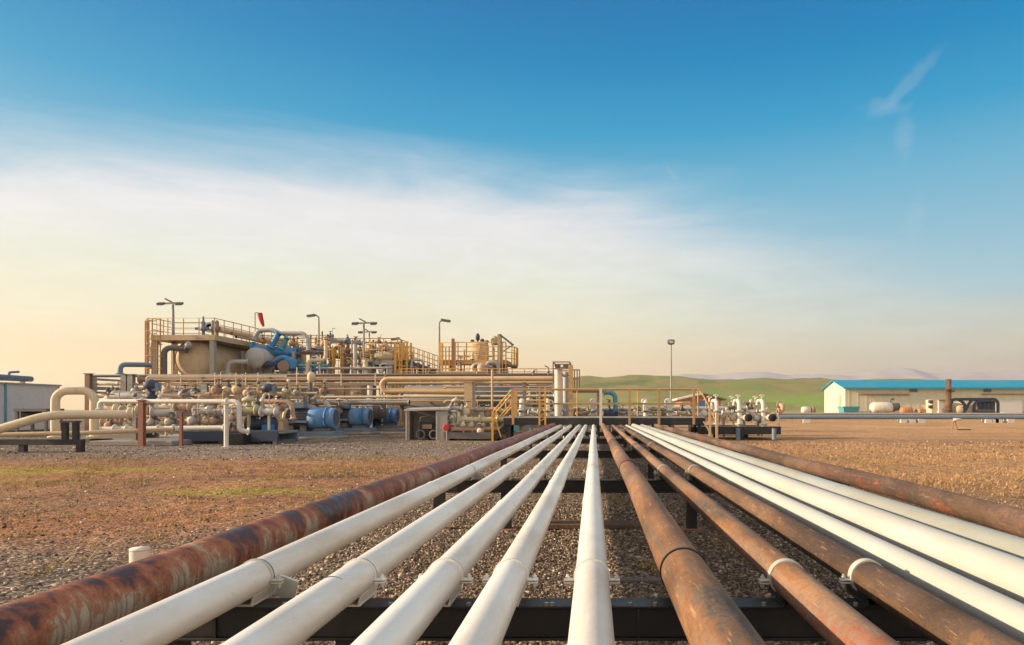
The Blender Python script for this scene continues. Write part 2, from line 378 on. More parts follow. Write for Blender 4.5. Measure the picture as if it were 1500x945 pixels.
def make_world():
    w = bpy.data.worlds.new('World'); scene.world = w; w.use_nodes = True; nt = w.node_tree; nt.nodes.clear()
    out = nt.nodes.new('ShaderNodeOutputWorld'); bg = nt.nodes.new('ShaderNodeBackground'); L(nt, bg.outputs[0], out.inputs[0])
    bg.inputs['Strength'].default_value = .10
    sky = nt.nodes.new('ShaderNodeTexSky'); sky.sky_type = 'NISHITA'; sky.sun_disc = False
    sky.sun_elevation = EL; sky.sun_rotation = -AZ; sky.air_density = 1.0; sky.dust_density = 1.5; sky.ozone_density = 2.0
    tc = nt.nodes.new('ShaderNodeTexCoord'); D = tc.outputs['Generated']
    sx = nt.nodes.new('ShaderNodeSeparateXYZ'); L(nt, D, sx.inputs[0]); x, y, z = sx.outputs
    # clear sky: pale horizon to deep blue; unseen zenith turned pale as added fill
    zz = math_(nt, 'ARCSINE', z)
    blue = ramp(nt, math_(nt, 'DIVIDE', zz, 1.5708), SKY_BLUE).outputs[0]
    # warmer and brighter towards the sun on the left
    side = math_(nt, 'ADD', math_(nt, 'MULTIPLY', x, -.5), .5)
    warm = ramp(nt, math_(nt, 'DIVIDE', zz, 1.5708), SKY_WARM).outputs[0]
    rightc = ramp(nt, math_(nt, 'DIVIDE', zz, 1.5708), SKY_RIGHT).outputs[0]
    low = mixc(nt, smooth(nt, side, .24, .56), rightc, warm)
    # a thin sheet of high cloud whose edge climbs to the left: below it the sky is pale
    e = math_(nt, 'ADD', math_(nt, 'SUBTRACT', z, math_(nt, 'MULTIPLY', y, SHEET[0])), math_(nt, 'MULTIPLY', x, SHEET[1]))
    e = math_(nt, 'ADD', e, math_(nt, 'MULTIPLY', math_(nt, 'MAXIMUM', x, 0.0), .09))
    mp = nt.nodes.new('ShaderNodeMapping'); mp.inputs['Rotation'].default_value = (0, -.12, 0); mp.inputs['Scale'].default_value = (1.3,1.3,7.5); L(nt, D, mp.inputs[0])
    wn = noise(nt, mp.outputs[0], 1.6, 7, .60, .7)
    mp2 = nt.nodes.new('ShaderNodeMapping'); mp2.inputs['Rotation'].default_value = (0, -.30, 0); mp2.inputs['Scale'].default_value = (2.0,2.0,9.0); L(nt, D, mp2.inputs[0])
    wn2 = noise(nt, mp2.outputs[0], 4.5, 6, .62, .8)
    e2 = math_(nt, 'ADD', e, math_(nt, 'ADD', math_(nt, 'MULTIPLY', math_(nt, 'SUBTRACT', wn, .5), .16), math_(nt, 'MULTIPLY', math_(nt, 'SUBTRACT', wn2, .5), .05)))
    sheet = math_(nt, 'SUBTRACT', 1.0, smooth(nt, e2, SHEET[2], SHEET[3]))
    col = mixc(nt, sheet, blue, low)
    # brighter band just under the edge of the sheet
    band = math_(nt, 'MULTIPLY', smooth(nt, e2, -.15, -.02), math_(nt, 'SUBTRACT', 1.0, smooth(nt, e2, -.02, .09)))
    band = math_(nt, 'MULTIPLY', band, smooth(nt, side, .16, .66))
    band = math_(nt, 'MULTIPLY', band, ramp(nt, wn2, [(.30, .55), (.62, 1.25)]).outputs[0])
    col = mixc(nt, math_(nt, 'MULTIPLY', band, .55, True), col, (.88,.86,.87))
    col = mixc(nt, math_(nt, 'MULTIPLY', sheet, .5), col, mixc(nt, 1.0, col, ramp(nt, wn2, [(.3, .93), (.7, 1.07)]).outputs[0], 'MULTIPLY'))
    # unseen bright sky added behind the camera to lift fill on facing sides
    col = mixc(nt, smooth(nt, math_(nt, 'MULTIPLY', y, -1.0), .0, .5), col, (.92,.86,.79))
    # two small torn wisps high on the right
    for (wx, wz, rx, rz, rot, k) in WISPS:
        dv = Vector((wx, 1, wz)).normalized()
        dn = nt.nodes.new('ShaderNodeVectorMath'); dn.operation = 'SUBTRACT'; L(nt, D, dn.inputs[0]); dn.inputs[1].default_value = dv
        m2 = nt.nodes.new('ShaderNodeMapping'); m2.vector_type = 'TEXTURE'; m2.inputs['Rotation'].default_value = (0, rot, 0); m2.inputs['Scale'].default_value = (rx, .3, rz); L(nt, dn.outputs[0], m2.inputs[0])
        ln = nt.nodes.new('ShaderNodeVectorMath'); ln.operation = 'LENGTH'; L(nt, m2.outputs[0], ln.inputs[0])
        wsp = noise(nt, dn.outputs[0], 22, 8, .68, 2.2)
        a = math_(nt, 'MULTIPLY', math_(nt, 'SUBTRACT', 1.0, smooth(nt, math_(nt, 'ADD', ln.outputs['Value'], math_(nt, 'MULTIPLY', math_(nt, 'SUBTRACT', wsp, .5), 1.8)), .2, 1.15)), k)
        col = mixc(nt, a, col, (.72,.73,.76))
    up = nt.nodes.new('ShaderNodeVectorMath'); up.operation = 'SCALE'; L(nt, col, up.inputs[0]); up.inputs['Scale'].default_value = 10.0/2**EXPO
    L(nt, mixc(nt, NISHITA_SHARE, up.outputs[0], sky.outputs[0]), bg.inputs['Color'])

SKY_BLUE = [(0,(.62,.60,.56)),(.10,(.42,.62,.70)),(.15,(.28,.54,.68)),(.20,(.15,.46,.66)),(.245,(.03,.35,.61)),(.295,(.0,.25,.53)),(.344,(.0,.185,.46)),(.44,(.02,.20,.42)),(.60,(.66,.65,.63)),(1,(.92,.88,.83))]  # last stops make the unseen zenith pale, added to lighten the fill
SKY_WARM = [(0,(1.04,.68,.33)),(.035,(1.02,.74,.42)),(.075,(.93,.855,.62)),(.12,(.84,.865,.72)),(.165,(.83,.83,.84)),(.21,(.80,.81,.85)),(1,(.7,.7,.7))]
SKY_RIGHT= [(0,(.66,.50,.38)),(.035,(.67,.54,.41)),(.06,(.66,.63,.52)),(.08,(.60,.65,.60)),(.115,(.40,.58,.64)),(.165,(.20,.44,.63)),(.20,(.30,.50,.66)),(1,(.6,.6,.6))]
SHEET = (.283, .090, -.034, .034)
WISPS = [(.462,.478,.040,.011,-.85,.12),(.425,.442,.03,.013,.15,.12),(.455,.395,.012,.030,-.15,.12),(.47,.27,.012,.05,0,.08),(.115,.345,.018,.005,.8,.10)]
NISHITA_SHARE = .02
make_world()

hz = MB().bb(-3300, 3300, -600, 3300, -1, 185).build('haze', bpy.data.materials.new('air_haze'))
hm = hz.data.materials[0]; hm.use_nodes = True; hnt = hm.node_tree; hnt.nodes.clear()
ho = hnt.nodes.new('ShaderNodeOutputMaterial'); hv = hnt.nodes.new('ShaderNodeVolumePrincipled'); L(hnt, hv.outputs[0], ho.inputs['Volume'])
hv.inputs['Anisotropy'].default_value = .6; hv.inputs['Density'].default_value = 1.6e-4; hv.inputs['Color'].default_value = (.95,.93,.91,1)
tag(hz, 'thin pale haze lying over the plain', 'haze', kind='stuff')

scene.view_settings.view_transform = 'Standard'; scene.view_settings.look = 'None'; scene.view_settings.gamma = 1; scene.view_settings.exposure = EXPO
scene.view_settings.use_curve_mapping = False
scene.render.engine = 'CYCLES'; cy = scene.cycles
cy.use_denoising = True; cy.max_bounces = 6; cy.diffuse_bounces = 3; cy.glossy_bounces = 3; cy.volume_bounces = 1
cy.use_adaptive_sampling = True; cy.adaptive_threshold = .015
scene.render.film_transparent = False

# ------------------------------------------------------------------ ground, hills, mountains
structure(tag(MB().add([(-3200,-500,0),(3200,-500,0),(3200,3200,0),(-3200,3200,0)], [(0,1,2,3)]).build('ground', M['ground']), 'flat gravel and dry earth yard reaching the horizon'))
def smst(a, b, t):
    t = max(0, min(1, (t-a)/(b-a))); return t*t*(3-2*t)
def interp(tab, x):
    if x <= tab[0][0]: return tab[0][1]
    for (a, va), (b_, vb) in zip(tab, tab[1:]):
        if x <= b_: t = (x-a)/(b_-a); t = t*t*(3-2*t); return va+(vb-va)*t
    return tab[-1][1]
from mathutils import noise as mn
def terrain(name, mat, x0, x1, nx, y0, y1, ny, ridgeY, tab, rough, label):
    mb = MB(); vs = []; fs = []
    for j in range(ny+1):
        y = y0+(y1-y0)*j/ny
        for i in range(nx+1):
            x = x0+(x1-x0)*i/nx
            px = 870 + x/ridgeY*1000
            h = (600-interp(tab, px))*ridgeY/1000 + 1.2
            if y <= ridgeY: k = smst(y0, ridgeY, y)
            else: k = 1-.6*smst(ridgeY, y1*1.3, y)
            e = mn.fractal(Vector((x*rough, y*rough, 3.3)), 1.0, 2.0, 5)
            vs.append((x, y, -.4 + h*k*(1+.10*e*min(1,k*2)) + (0 if k > 0 else -.4)))
    for j in range(ny):
        for i in range(nx):
            a = j*(nx+1)+i; fs.append((a, a+1, a+nx+2, a+nx+1))
    mb.add(vs, fs, True); o = mb.build(name, mat); structure(o); o['label'] = label; return o
terrain('hills', M['hill'], -180, 900, 220, 430, 1300, 60, 900,
        [(680,600),(760,575),(820,557),(855,555),(885,557),(930,553.5),(985,554.5),(1040,556.5),(1080,558),(1112,555.5),(1150,557.5),(1175,556.5),(1215,559),(1300,557),(1420,563),(1600,560),(1900,575)], .012, 'low rolling green and brown hills behind the yard')
terrain('mountains', M['mountain'], -900, 2300, 240, 2150, 3100, 30, 2600,
        [(560,600),(700,580),(860,562),(960,553),(1020,549),(1060,548),(1120,546),(1160,551),(1230,550),(1290,544),(1325,540),(1360,548),(1420,545),(1480,541),(1540,546),(1700,560)], .004, 'pale distant mountains on the right horizon')
# ------------------------------------------------------------------ pipelines and their supports
BEAMS = [2.5, 6.85, 11.75, 16.6, 21.4]
BEAM_TOP = 1.2-.705
def pipeline(name, X, R, zc, mat, label, clamp, y0=.35, y1=25.6, wob=.0, seams=(), crack=0):
    root = thing(name, label, 'pipeline', (X, y0, 0), 'parallel pipelines running to the plant')
    rnd = random.Random(int(X*1000)+7)
    path, rad = [], []
    n = 60
    for i in range(n+1):
        y = y0+(y1-y0)*(i/n)**1.3
        path.append((X+wob*math.sin(y*.9+X*7), y, zc+wob*.5*math.sin(y*1.3+X*3))); rad.append(R)
    MB().tube(path, R, 40, True, rad).build('pipe_body', mat, root)
    for y in seams:                              # field welds
        MB().lathe((X+wob*math.sin(y*.9+X*7), y-.012, zc+wob*.5*math.sin(y*1.3+X*3)), (0,1,0), [(0,R*.99),(.006,R+.0035),(.018,R+.0035),(.024,R*.99)], 40).build('weld_seam', mat, root)
    for bi, yb in enumerate(BEAMS):
        y = yb+.03; cx = X+wob*math.sin(y*.9+X*7); cz = zc+wob*.5*math.sin(y*1.3+X*3)
        style, cmat = clamp
        if style == 'none' and bi < 2: pass
        elif style == 'none': continue
        # shoe: a short length of channel welded under the pipe and standing on the beam
        sh = MB(); zt = cz-R*.72
        sh.bb(cx-.040, cx+.040, yb-.07, yb+.13, BEAM_TOP+.002, BEAM_TOP+.010)
        for s in (-1, 1): sh.box((cx+s*R*.62, yb+.03, (zt+BEAM_TOP)/2+.004), (.007, .20, max(.02, zt-BEAM_TOP)), 0, 0, s*.25)
        if style == 'white_ear' and X < -1.1:
            sh.box((cx+R+.030, yb+.09, cz-R*.9), (.075,.012,.09), 0, .25, .35)
        sh.build('shoe', cmat if style == 'white_ear' else M['black'], root, bevel=.002 if bi < 2 else 0)
        if style == 'none': continue
        wdt = .034 if style in ('white_band',) else .012
        b = MB().lathe((cx, y-wdt/2, cz), (0,1,0), [(0,R+.0005),(0,R+.006),(wdt,R+.006),(wdt,R+.0005)], 40, False)
        bandm = {'white_band': M['pipe_bright'], 'white_ear': cmat, 'black_band': M['black']}[style]
        cl = b.build('clamp', bandm, root)
        if style == 'white_ear':                 # dark gap line where the strap meets the paint
            MB().lathe((cx, y+wdt/2+.001, cz), (0,1,0), [(0,R+.0004),(0,R+.0045),(.008,R+.0045),(.008,R+.0004)], 40, False).build('strap_edge', M['dark'], cl)
        if style in ('white_ear', 'white_band'):
            for s in ((-1, 1) if style == 'white_ear' else (-1, 1)):
                e = MB()
                e.box((cx+s*(R+.020), y, cz-.010), (.042, .030, .006)); e.box((cx+s*(R+.020), y, cz-.020), (.042, .030, .006))
                e.cyl((cx+s*(R+.028), y, cz-.040), (cx+s*(R+.028), y, cz+.010), .0045, 8)
                e.cyl((cx+s*(R+.028), y, cz-.007), (cx+s*(R+.028), y, cz+.003), .009, 6); e.cyl((cx+s*(R+.028), y, cz-.034), (cx+s*(R+.028), y, cz-.024), .009, 6)
                e.build('clamp_ear', bandm, cl, bevel=.0015 if bi == 0 else 0)
    if crack:
        MB().tube([(X+(R+.0004)*math.cos(a), crack, zc+(R+.0004)*math.sin(a)) for a in [math.radians(55+5*i) for i in range(12)]], .0022, 6).build('crack', M['dark'], root)
    return root
ZP = HC-.62
pipeline('rusty_pipeline', -1.505, .090, ZP+.03, M['rust_red'], 'flaking maroon rusty pipe at the far left edge of the pipe run', ('none', M['black']), wob=.008, seams=(1.35, 7.6, 13.7))
pipeline('white_pipeline', -1.255, .0615, ZP, M['pipe_white'], 'white pipe running beside the flaking maroon pipe', ('white_ear', M['pipe_bright']), wob=.004, seams=(5.27, 9.97, 15.77))
pipeline('white_pipeline', -.876, .0615, ZP, M['pipe_white'], 'second white pipe from the flaking maroon pipe', ('white_ear', M['pipe_white']), wob=.004, crack=2.28)
pipeline('white_pipeline', -.549, .0625, ZP, M['pipe_white'], 'third white pipe from the flaking maroon pipe', ('white_ear', M['pipe_white']), wob=.003, seams=(4.24, 8.94, 14.74))
pipeline('white_pipeline', -.309, .0615, ZP, M['pipe_white'], 'fourth white pipe, between the third white pipe and the straight middle one', ('white_ear', M['pipe_white']), wob=.003, seams=(5.61, 10.31, 16.11))
pipeline('white_pipeline', -.009, .0625, ZP, M['pipe_white'], 'middle white pipe running straight away from the viewer beside the thick brown pipe', ('white_ear', M['pipe_white']), wob=.002, seams=(4.58, 9.28, 15.08))
pipeline('rusty_pipeline', .338, .084, ZP+.022, M['rust_brown'], 'thick rusty orange brown pipe with a thin black band, next to the middle white pipe', ('black_band', M['black']), wob=.005, seams=(9.1,))
pipeline('rusty_pipeline', .710, .0615, ZP, M['rust_brown'], 'thin rusty brown pipe with a white clamp, beside the thick rusty one', ('white_band', M['pipe_bright']), wob=.005)
pipeline('rusty_pipeline', 1.012, .0600, ZP, M['rust_dull'], 'dull brown pipe with a white clamp, touching the bright white trio', ('white_band', M['pipe_bright']), wob=.005)
pipeline('white_pipeline', 1.228, .060, ZP, M['pipe_bright'], 'bright white pipe next to the dull brown pipe', ('none', M['black']), wob=.003, seams=(5.95, 10.65, 16.45))
pipeline('white_pipeline', 1.480, .086, ZP+.012, M['pipe_bright'], 'thick bright white pipe in the middle of the bright trio', ('none', M['black']), wob=.003, seams=(20.0,))
pipeline('white_pipeline', 1.800, .072, ZP+.005, M['pipe_grey'], 'greyish white pipe between the thick white one and the outer brown one', ('none', M['black']), wob=.004, seams=(4.92, 9.62, 15.42))
pipeline('rusty_pipeline', 2.310, .074, ZP+.01, M['rust_dark'], 'weathered dark brown pipe along the far right edge of the pipe run', ('none', M['black']), wob=.010, seams=(6.2, 9.6, 14.0))

order = ['black steel beam nearest to the viewer carrying all the pipes', 'second black beam under the pipes, with the rusty plank lying at its foot', 'third black beam under the pipes, halfway to the plant',
         'fourth black beam under the pipes', 'black beam under the pipes closest to the walkway']
for k, yb in enumerate(BEAMS):
    root = thing('pipe_support', order[k], 'pipe support', (.4, yb, 0), 'black beams under the pipelines')
    z1 = BEAM_TOP; b = MB()
    b.bb(-1.64, 2.55, yb-.055, yb+.055, z1-.010, z1); b.bb(-1.64, 2.55, yb-.055, yb+.055, z1-.125, z1-.115)
    b.bb(-1.64, 2.55, yb-.044, yb-.036, z1-.1145, z1-.0105); b.bb(-1.64, 2.55, yb+.036, yb+.044, z1-.1145, z1-.0105)
    b.build('beam', M['black'], root, bevel=.003 if k == 0 else 0)
    if k < 2:
        for x in (-1.36, -.70, .16, .86, 1.44, 2.12): MB().bb(x-.004, x+.004, yb-.054, yb-.0445, z1-.1140, z1-.0110).build('stiffener', M['black'], root)
        bl = MB()
        for x in (-1.40, -1.11, -1.02, -.73, -.69, -.41, -.45, -.17, -.15, .13, .22, .45, .61, .81, .94, 1.14): bl.cyl((x, yb-.047, z1), (x, yb-.047, z1+.012), .009, 6)
        bl.build('bolts', M['steel'], root)
    for x in (-1.55, -.88, .98, 2.25):
        MB().bb(x-.05, x+.05, yb-.045, yb+.045, .012, z1-.127).build('leg', M['black'], root)
        MB().bb(x-.11, x+.11, yb-.10, yb+.10, 0, .011).build('base_plate', M['rustpost'], root)
st = thing('stub_post', 'short white post standing at the left end of the nearest black beam', 'post', (-1.73, 2.6, 0))
MB().cyl((-1.73,2.6,0), (-1.73,2.6,.664), .034, 24).build('post_body', M['offwhite'], st)
MB().lathe((-1.73,2.6,.6645), (0,0,1), [(0,.034),(.004,.0345),(.009,.033),(.010,0)], 24).build('cap', M['offwhite'], st)
tag(MB().box((.03, 6.95, .028), (1.02, .30, .045), .02, 0, .01).build('plank', M['rust_dull'], bevel=.004), 'rusty brown plank lying on the gravel below the middle white pipe', 'plank')
tag(MB().box((.33, 4.75, .012), (.62, .07, .02), -.04).build('dark_strip', M['dgrey'], bevel=.003), 'dark flat strip lying across the gravel beside the middle white pipe', 'steel bar')  # thin dark strip laid flat on the gravel

# ------------------------------------------------------------------ reusable plant pieces
def handrail(root, pts, h=1.1, step=1.2, mat=None, r=.024, mid=2, toe=False, closed_ends=True):
    mat = mat or M['yellow']
    P = [Vector(p) for p in pts]
    rail = MB(); rail.tube([p+Vector((0,0,h)) for p in P], r, 8); rail.build('top_rail', mat, root)
    for q in range(mid):
        zz = h*(1-(q+1)/(mid+1)); MB().tube([p+Vector((0,0,zz)) for p in P], r*.8, 8).build('mid_rail', mat, root)
    done = []
    for a, b in zip(P, P[1:]):
        n = max(1, round((b-a).length/step))
        for i in range(n+1):
            p = a.lerp(b, i/n)
            if any((p-q).length < .2 for q in done): continue
            done.append(p); MB().cyl(p, p+Vector((0,0,h-r)), r*1.15, 8).build('rail_post', mat, root)
def grid_deck(root, x0, x1, y0, y1, z, mat, fmat, th=.18):
    MB().bb(x0, x1, y0, y1, z-.04, z).build('deck_plate', mat, root)
    f = MB(); f.bb(x0-.03, x1+.03, y0-.06, y0-.003, z-th, z+.03); f.bb(x0-.03, x1+.03, y1+.003, y1+.06, z-th, z+.03)
    f.bb(x0-.06, x0-.031, y0-.06, y1+.06, z-th, z+.03); f.bb(x1+.031, x1+.06, y0-.06, y1+.06, z-th, z+.03)
    n = max(2, int((x1-x0)/1.5))
    for i in range(1, n): x = x0+(x1-x0)*i/n; f.bb(x-.03, x+.03, y0, y1, z-th, z-.043)
    f.build('deck_frame', fmat, root)
def ladder(root, x, y, z0, z1, w=.5, mat=None, cage=True, facing=-1):
    mat = mat or M['yellow']; a = MB()
    for s in (-1, 1): a.bb(x+s*w/2-.025, x+s*w/2+.025, y-.03, y+.03, z0, z1+1.0)
    a.build('stile', mat, root); b = MB(); z = z0+.3
    while z < z1: b.cyl((x-w/2+.02, y, z), (x+w/2-.02, y, z), .016, 6); z += .3
    b.build('rungs', mat, root)
    if cage:
        c = MB(); z = z0+2.2
        while z < z1+1.0:
            c.tube([(x+.38*math.cos(PI*i/10), y+facing*.75*math.sin(PI*i/10), z) for i in range(11)], .02, 6); z += .75
        for i in (2, 5, 8): c.cyl((x+.38*math.cos(PI*i/10), y+facing*.75*math.sin(PI*i/10), z0+2.2), (x+.38*math.cos(PI*i/10), y+facing*.75*math.sin(PI*i/10), z1+.95), .018, 6)
        c.build('cage', mat, root)
PIPEGROUP = None
def pipe(name, pts, D, mat, label, cat='pipe', group=None, flanges=(), bend=1.4, n=14, ends=True, legs=()):
    P = fillet([Vector(p) for p in pts], D*bend)
    c = sum((p for p in P), Vector())/len(P); zmin = min(p.z for p in P)-D/2
    root = thing(name, label, cat, (c.x, c.y, max(0, zmin)), group)
    MB().tube(P, D/2, n).build('pipe_body', mat, root)
    allf = [(Vector(f[0]), Vector(f[1])) for f in flanges]
    if ends:
        allf += [(P[0], (P[1]-P[0]).normalized()), (P[-1], (P[-2]-P[-1]).normalized())]
    for p, ax in allf:
        a = Vector(ax).normalized()
        m = MB(); m.lathe(p, a, [(0,D*.82),(D*.16,D*.82),(D*.16,D*.56),(D*.40,D*.51)], 16); m.build('flange', mat, root)
    for (x, y, zt) in legs:
        MB().bb(x-.05, x+.05, y-.05, y+.05, 0, zt).build('pipe_leg', M['grey'], root)
    return root
def valve(px, py, d, s, mat, label, kind='gate', axis='x', wmat=None, group=None):
    """s = height in photo pixels of body + wheel; stands on a stub down to the pipe below it"""
    p = T(px, py, d); H = s*d/1000.0; r = H*.24; ax = Vector((1,0,0)) if axis == 'x' else (Vector((0,1,0)) if axis == 'y' else Vector((0,0,1)))
    root = thing('gate_valve' if kind == 'gate' else ('ball_valve' if kind == 'ball' else 'globe_valve'), label, 'valve', (p.x, p.y, max(0, p.z-r*1.3)), group)
    b = MB()
    b.lathe(p-ax*r*1.5, ax, [(0,r*.55),(r*.55,r*.55),(r*.75,r*.72),(r*1.15,r*.80),(r*1.85,r*.80),(r*2.25,r*.72),(r*2.45,r*.55),(r*3,r*.55)], 14)
    b.lathe(p-Vector((0,0,1))*0 if axis == 'z' else p, (0,0,1) if axis != 'z' else (0,-1,0), [(0,r*.6),(r*.9,r*.5)], 10)
    b.build('valve_body', mat, root)
    for sg in (-1, 1):
        MB().lathe(p+ax*sg*r*1.5, ax*sg, [(0,r*1.15),(r*.28,r*1.15),(r*.28,r*.6),(r*.5,r*.55)], 14).build('flange', mat, root)
    up = Vector((0,0,1)) if axis != 'z' else Vector((0,-1,0))
    if kind == 'gate':
        m = MB(); m.lathe(p+up*r*.8, up, [(0,r*.7),(r*.5,r*.55),(r*.6,r*.75),(r*.8,r*.75),(r*.85,r*.3),(r*1.7,r*.26),(r*1.75,.12*r),(r*2.4,.1*r)], 10); m.build('bonnet', mat if int(px+py) % 3 else M['dgrey'], root)
        w = MB(); c = p+up*r*2.75; w.ring(c, up, r*.95, r*.11, 18, 6)
        for k in range(3):
            t = k*2*PI/3; e = Vector((math.cos(t), math.sin(t), 0)) if axis != 'z' else Vector((math.cos(t), 0, math.sin(t)))
            w.cyl(c, c+e*r*.95, r*.08, 6)
        w.cyl(c-up*r*.2, c+up*r*.2, r*.2, 8); w.build('handwheel', wmat or M['rustpost'], root)
    elif kind == 'ball':
        m = MB(); m.lathe(p+up*r*.8, up, [(0,r*.55),(r*.4,r*.5),(r*.45,r*.25),(r*.9,r*.2)], 10); m.build('stem', mat, root)
        MB().box(p+up*r*1.75+Vector((r*1.0,0,0)), (r*2.6, r*.3, r*.14)).build('lever', wmat or M['red'], root)
    else:
        m = MB(); m.lathe(p+up*r*.8, up, [(0,r*.75),(r*.4,r*.5),(r*1.0,r*.35),(r*1.0,r*1.15),(r*1.3,r*1.3),(r*1.6,r*1.15),(r*1.9,r*.6),(r*2.1,r*.25),(r*2.4,r*.2)], 14); m.build('actuator', wmat or M['navy'], root)
    vr = random.Random(int(px*13+py*7))
    g = MB(); gx = p.x+(vr.random()-.5)*r*2.4; gy = p.y+r*(1.2+vr.random()*1.5); gz = p.z+r*(2.0+vr.random()*3.2)
    g.tube(fillet([(gx,gy,max(.05,p.z-r*3)),(gx,gy,gz),(gx+(vr.random()-.5)*r*3,gy+r*1.5,gz)], r*.4, 3), .022, 6)
    g.build('tubing', M[vr.choice(['steel','ochre','tan','peach','lgrey'])], root)
    if vr.random() < .55:
        k = MB().lathe((gx-.0,gy-.09,gz-r*.6), (0,1,0), [(0,.02),(.001,.075),(.06,.075),(.07,.02)], 12); k.build('gauge', M['offwhite'] if vr.random() < .6 else M['dgrey'], root)
    if p.z-r > .35 and axis != 'z':            # bracket down to what carries it
        MB().bb(p.x-r*.22, p.x+r*.22, p.y-r*.22, p.y+r*.22, max(.02, p.z-r*4.0), p.z-r*.85).build('support', mat, root)
    return root
def lamp(px, ytop, ybase_z, d, style, label, span=None, mat=None):
    mat = mat or M['grey']; x = TX(px, d); zt = TZ(ytop, d)
    root = thing('floodlight_pole', label, 'floodlight', (x, d, ybase_z))
    MB().cyl((x,d,ybase_z), (x,d,zt), .10 if d > 40 else .06, 10, .06).build('pole', mat, root)
    if style == 'T':
        a, b = TX(span[0], d), TX(span[1], d)
        MB().bar((a,d,zt-.04), (b,d,zt+.02), .10).build('crossarm', mat, root)
        for xx in (a, b):
            h = MB(); h.box((xx,d-.10,zt-.05), (.40,.30,.14), 0, .35); o = h.build('lamp_head', M['dgrey'], root, bevel=.02)
            MB().box((xx,d-.13,zt-.135), (.34,.24,.03), 0, .35).build('lens', M['glass'], o)
        MB().box(((a+b)/2-.15,d,zt+.16), (.5,.12,.08), 0, 0, .5).build('bracket', M['dgrey'], root)
    elif style == 'arm':
        a = TX(span, d); s = 1 if a > x else -1
        MB().tube(fillet([(x,d,zt-.02),(x,d,zt+.35),(a,d,zt+.42)], .3), .05, 8).build('arm', mat, root)
        o = MB().box((a,d,zt+.38), (.60,.30,.14), 0, 0, s*.15).build('lamp_head', M['dgrey'], root, bevel=.02)
        MB().box((a,d,zt+.295), (.46,.22,.03), 0, 0, s*.15).build('lens', M['glass'], o)
    else:
        o = MB().lathe((x,d,zt), (0,0,1), [(0,.12),(.05,.30),(.40,.34),(.46,.2),(.46,0)], 14).build('lamp_head', M['navy'], root)
        MB().bb(x-.17,x+.17,d-.37,d-.345,zt+.10,zt+.34).build('lens', M['glass'], o)
    return root

# ------------------------------------------------------------------ walkway over the pipe ends
D0 = 26.0; zd = TZ(613.5, D0)
wk = thing('walkway_platform', 'long dark steel walkway with brown and yellow handrails crossing over the pipe ends', 'walkway', (0, D0, 0))
x0, x1 = TX(740, D0), TX(1030, D0)
grid_deck(wk, x0, x1, D0, D0+1.3, zd, M['dgrey'], M['black'], .24)
MB().bb(x0, x1, D0-.064, D0-.03, zd+.032, zd+.10).build('toe_board', M['lgrey'], wk)
for px in (745, 800, 838, 900, 960, 1025):
    for yy in (D0+.1, D0+1.2): MB().bb(TX(px,D0)-.05, TX(px,D0)+.05, yy-.05, yy+.05, 0, zd-.25).build('walkway_leg', M['black'], wk)
def rail_run(xs, y, z, h, mat):
    MB().cyl((xs[0],y,z+h), (xs[-1],y,z+h), .026, 8).build('top_rail', mat, wk)
    MB().cyl((xs[0],y,z+h*.52), (xs[-1],y,z+h*.52), .022, 8).build('mid_rail', mat, wk)
rail_run([TX(752,D0), TX(1022,D0)], D0-.03, zd, 1.13, M['brownrail'])
for px in (752, 922, 965, 1016):
    MB().bb(TX(px,D0)-.045, TX(px,D0)+.045, D0-.10, D0-.062, zd-.22, zd+1.13).build('rail_post', M['brownrail'], wk)
for px in (790.5, 799):
    MB().bb(TX(px,D0)-.035, TX(px,D0)+.035, D0-.10, D0-.062, zd-.24, zd+1.2).build('rail_post', M['yellow'], wk)
lr = MB()
for k in range(7): lr.bar((TX(791,D0),D0-.08,zd-.1+k*.19), (TX(798.5,D0),D0-.08,zd+.02+k*.19), .03)
lr.build('lattice', M['yellow'], wk)
MB().bb(TX(880,D0)-.05, TX(880,D0)+.05, D0-.11, D0-.062, zd-.24, zd+1.15).build('rail_post', M['offwhite'], wk)
handrail(wk, [(x0+.3, D0+1.28, zd), (x1, D0+1.28, zd)], 1.13, 2.2, M['ochre'], .022, 1)
MB().tube([(TX(1022,D0),D0-.03,zd+1.13), (TX(1031,D0-.2),D0-.2,zd+.85), (TX(1047,D0-.5),D0-.5,zd+.02)], .024, 8).build('end_rail', M['ochre'], wk)
for px, dd in ((1040, D0-.4), (1050, D0-.55)):
    MB().bb(TX(px,dd)-.04, TX(px,dd)+.04, dd-.04, dd+.04, 0, TZ(598 if px == 1040 else 606,dd)).build('end_post', M['tan'], wk)
MB().bar((TX(1028,D0),D0-.4,.75), (TX(1040,D0),D0-.4,.25), .05).build('end_brace', M['tan'], wk)
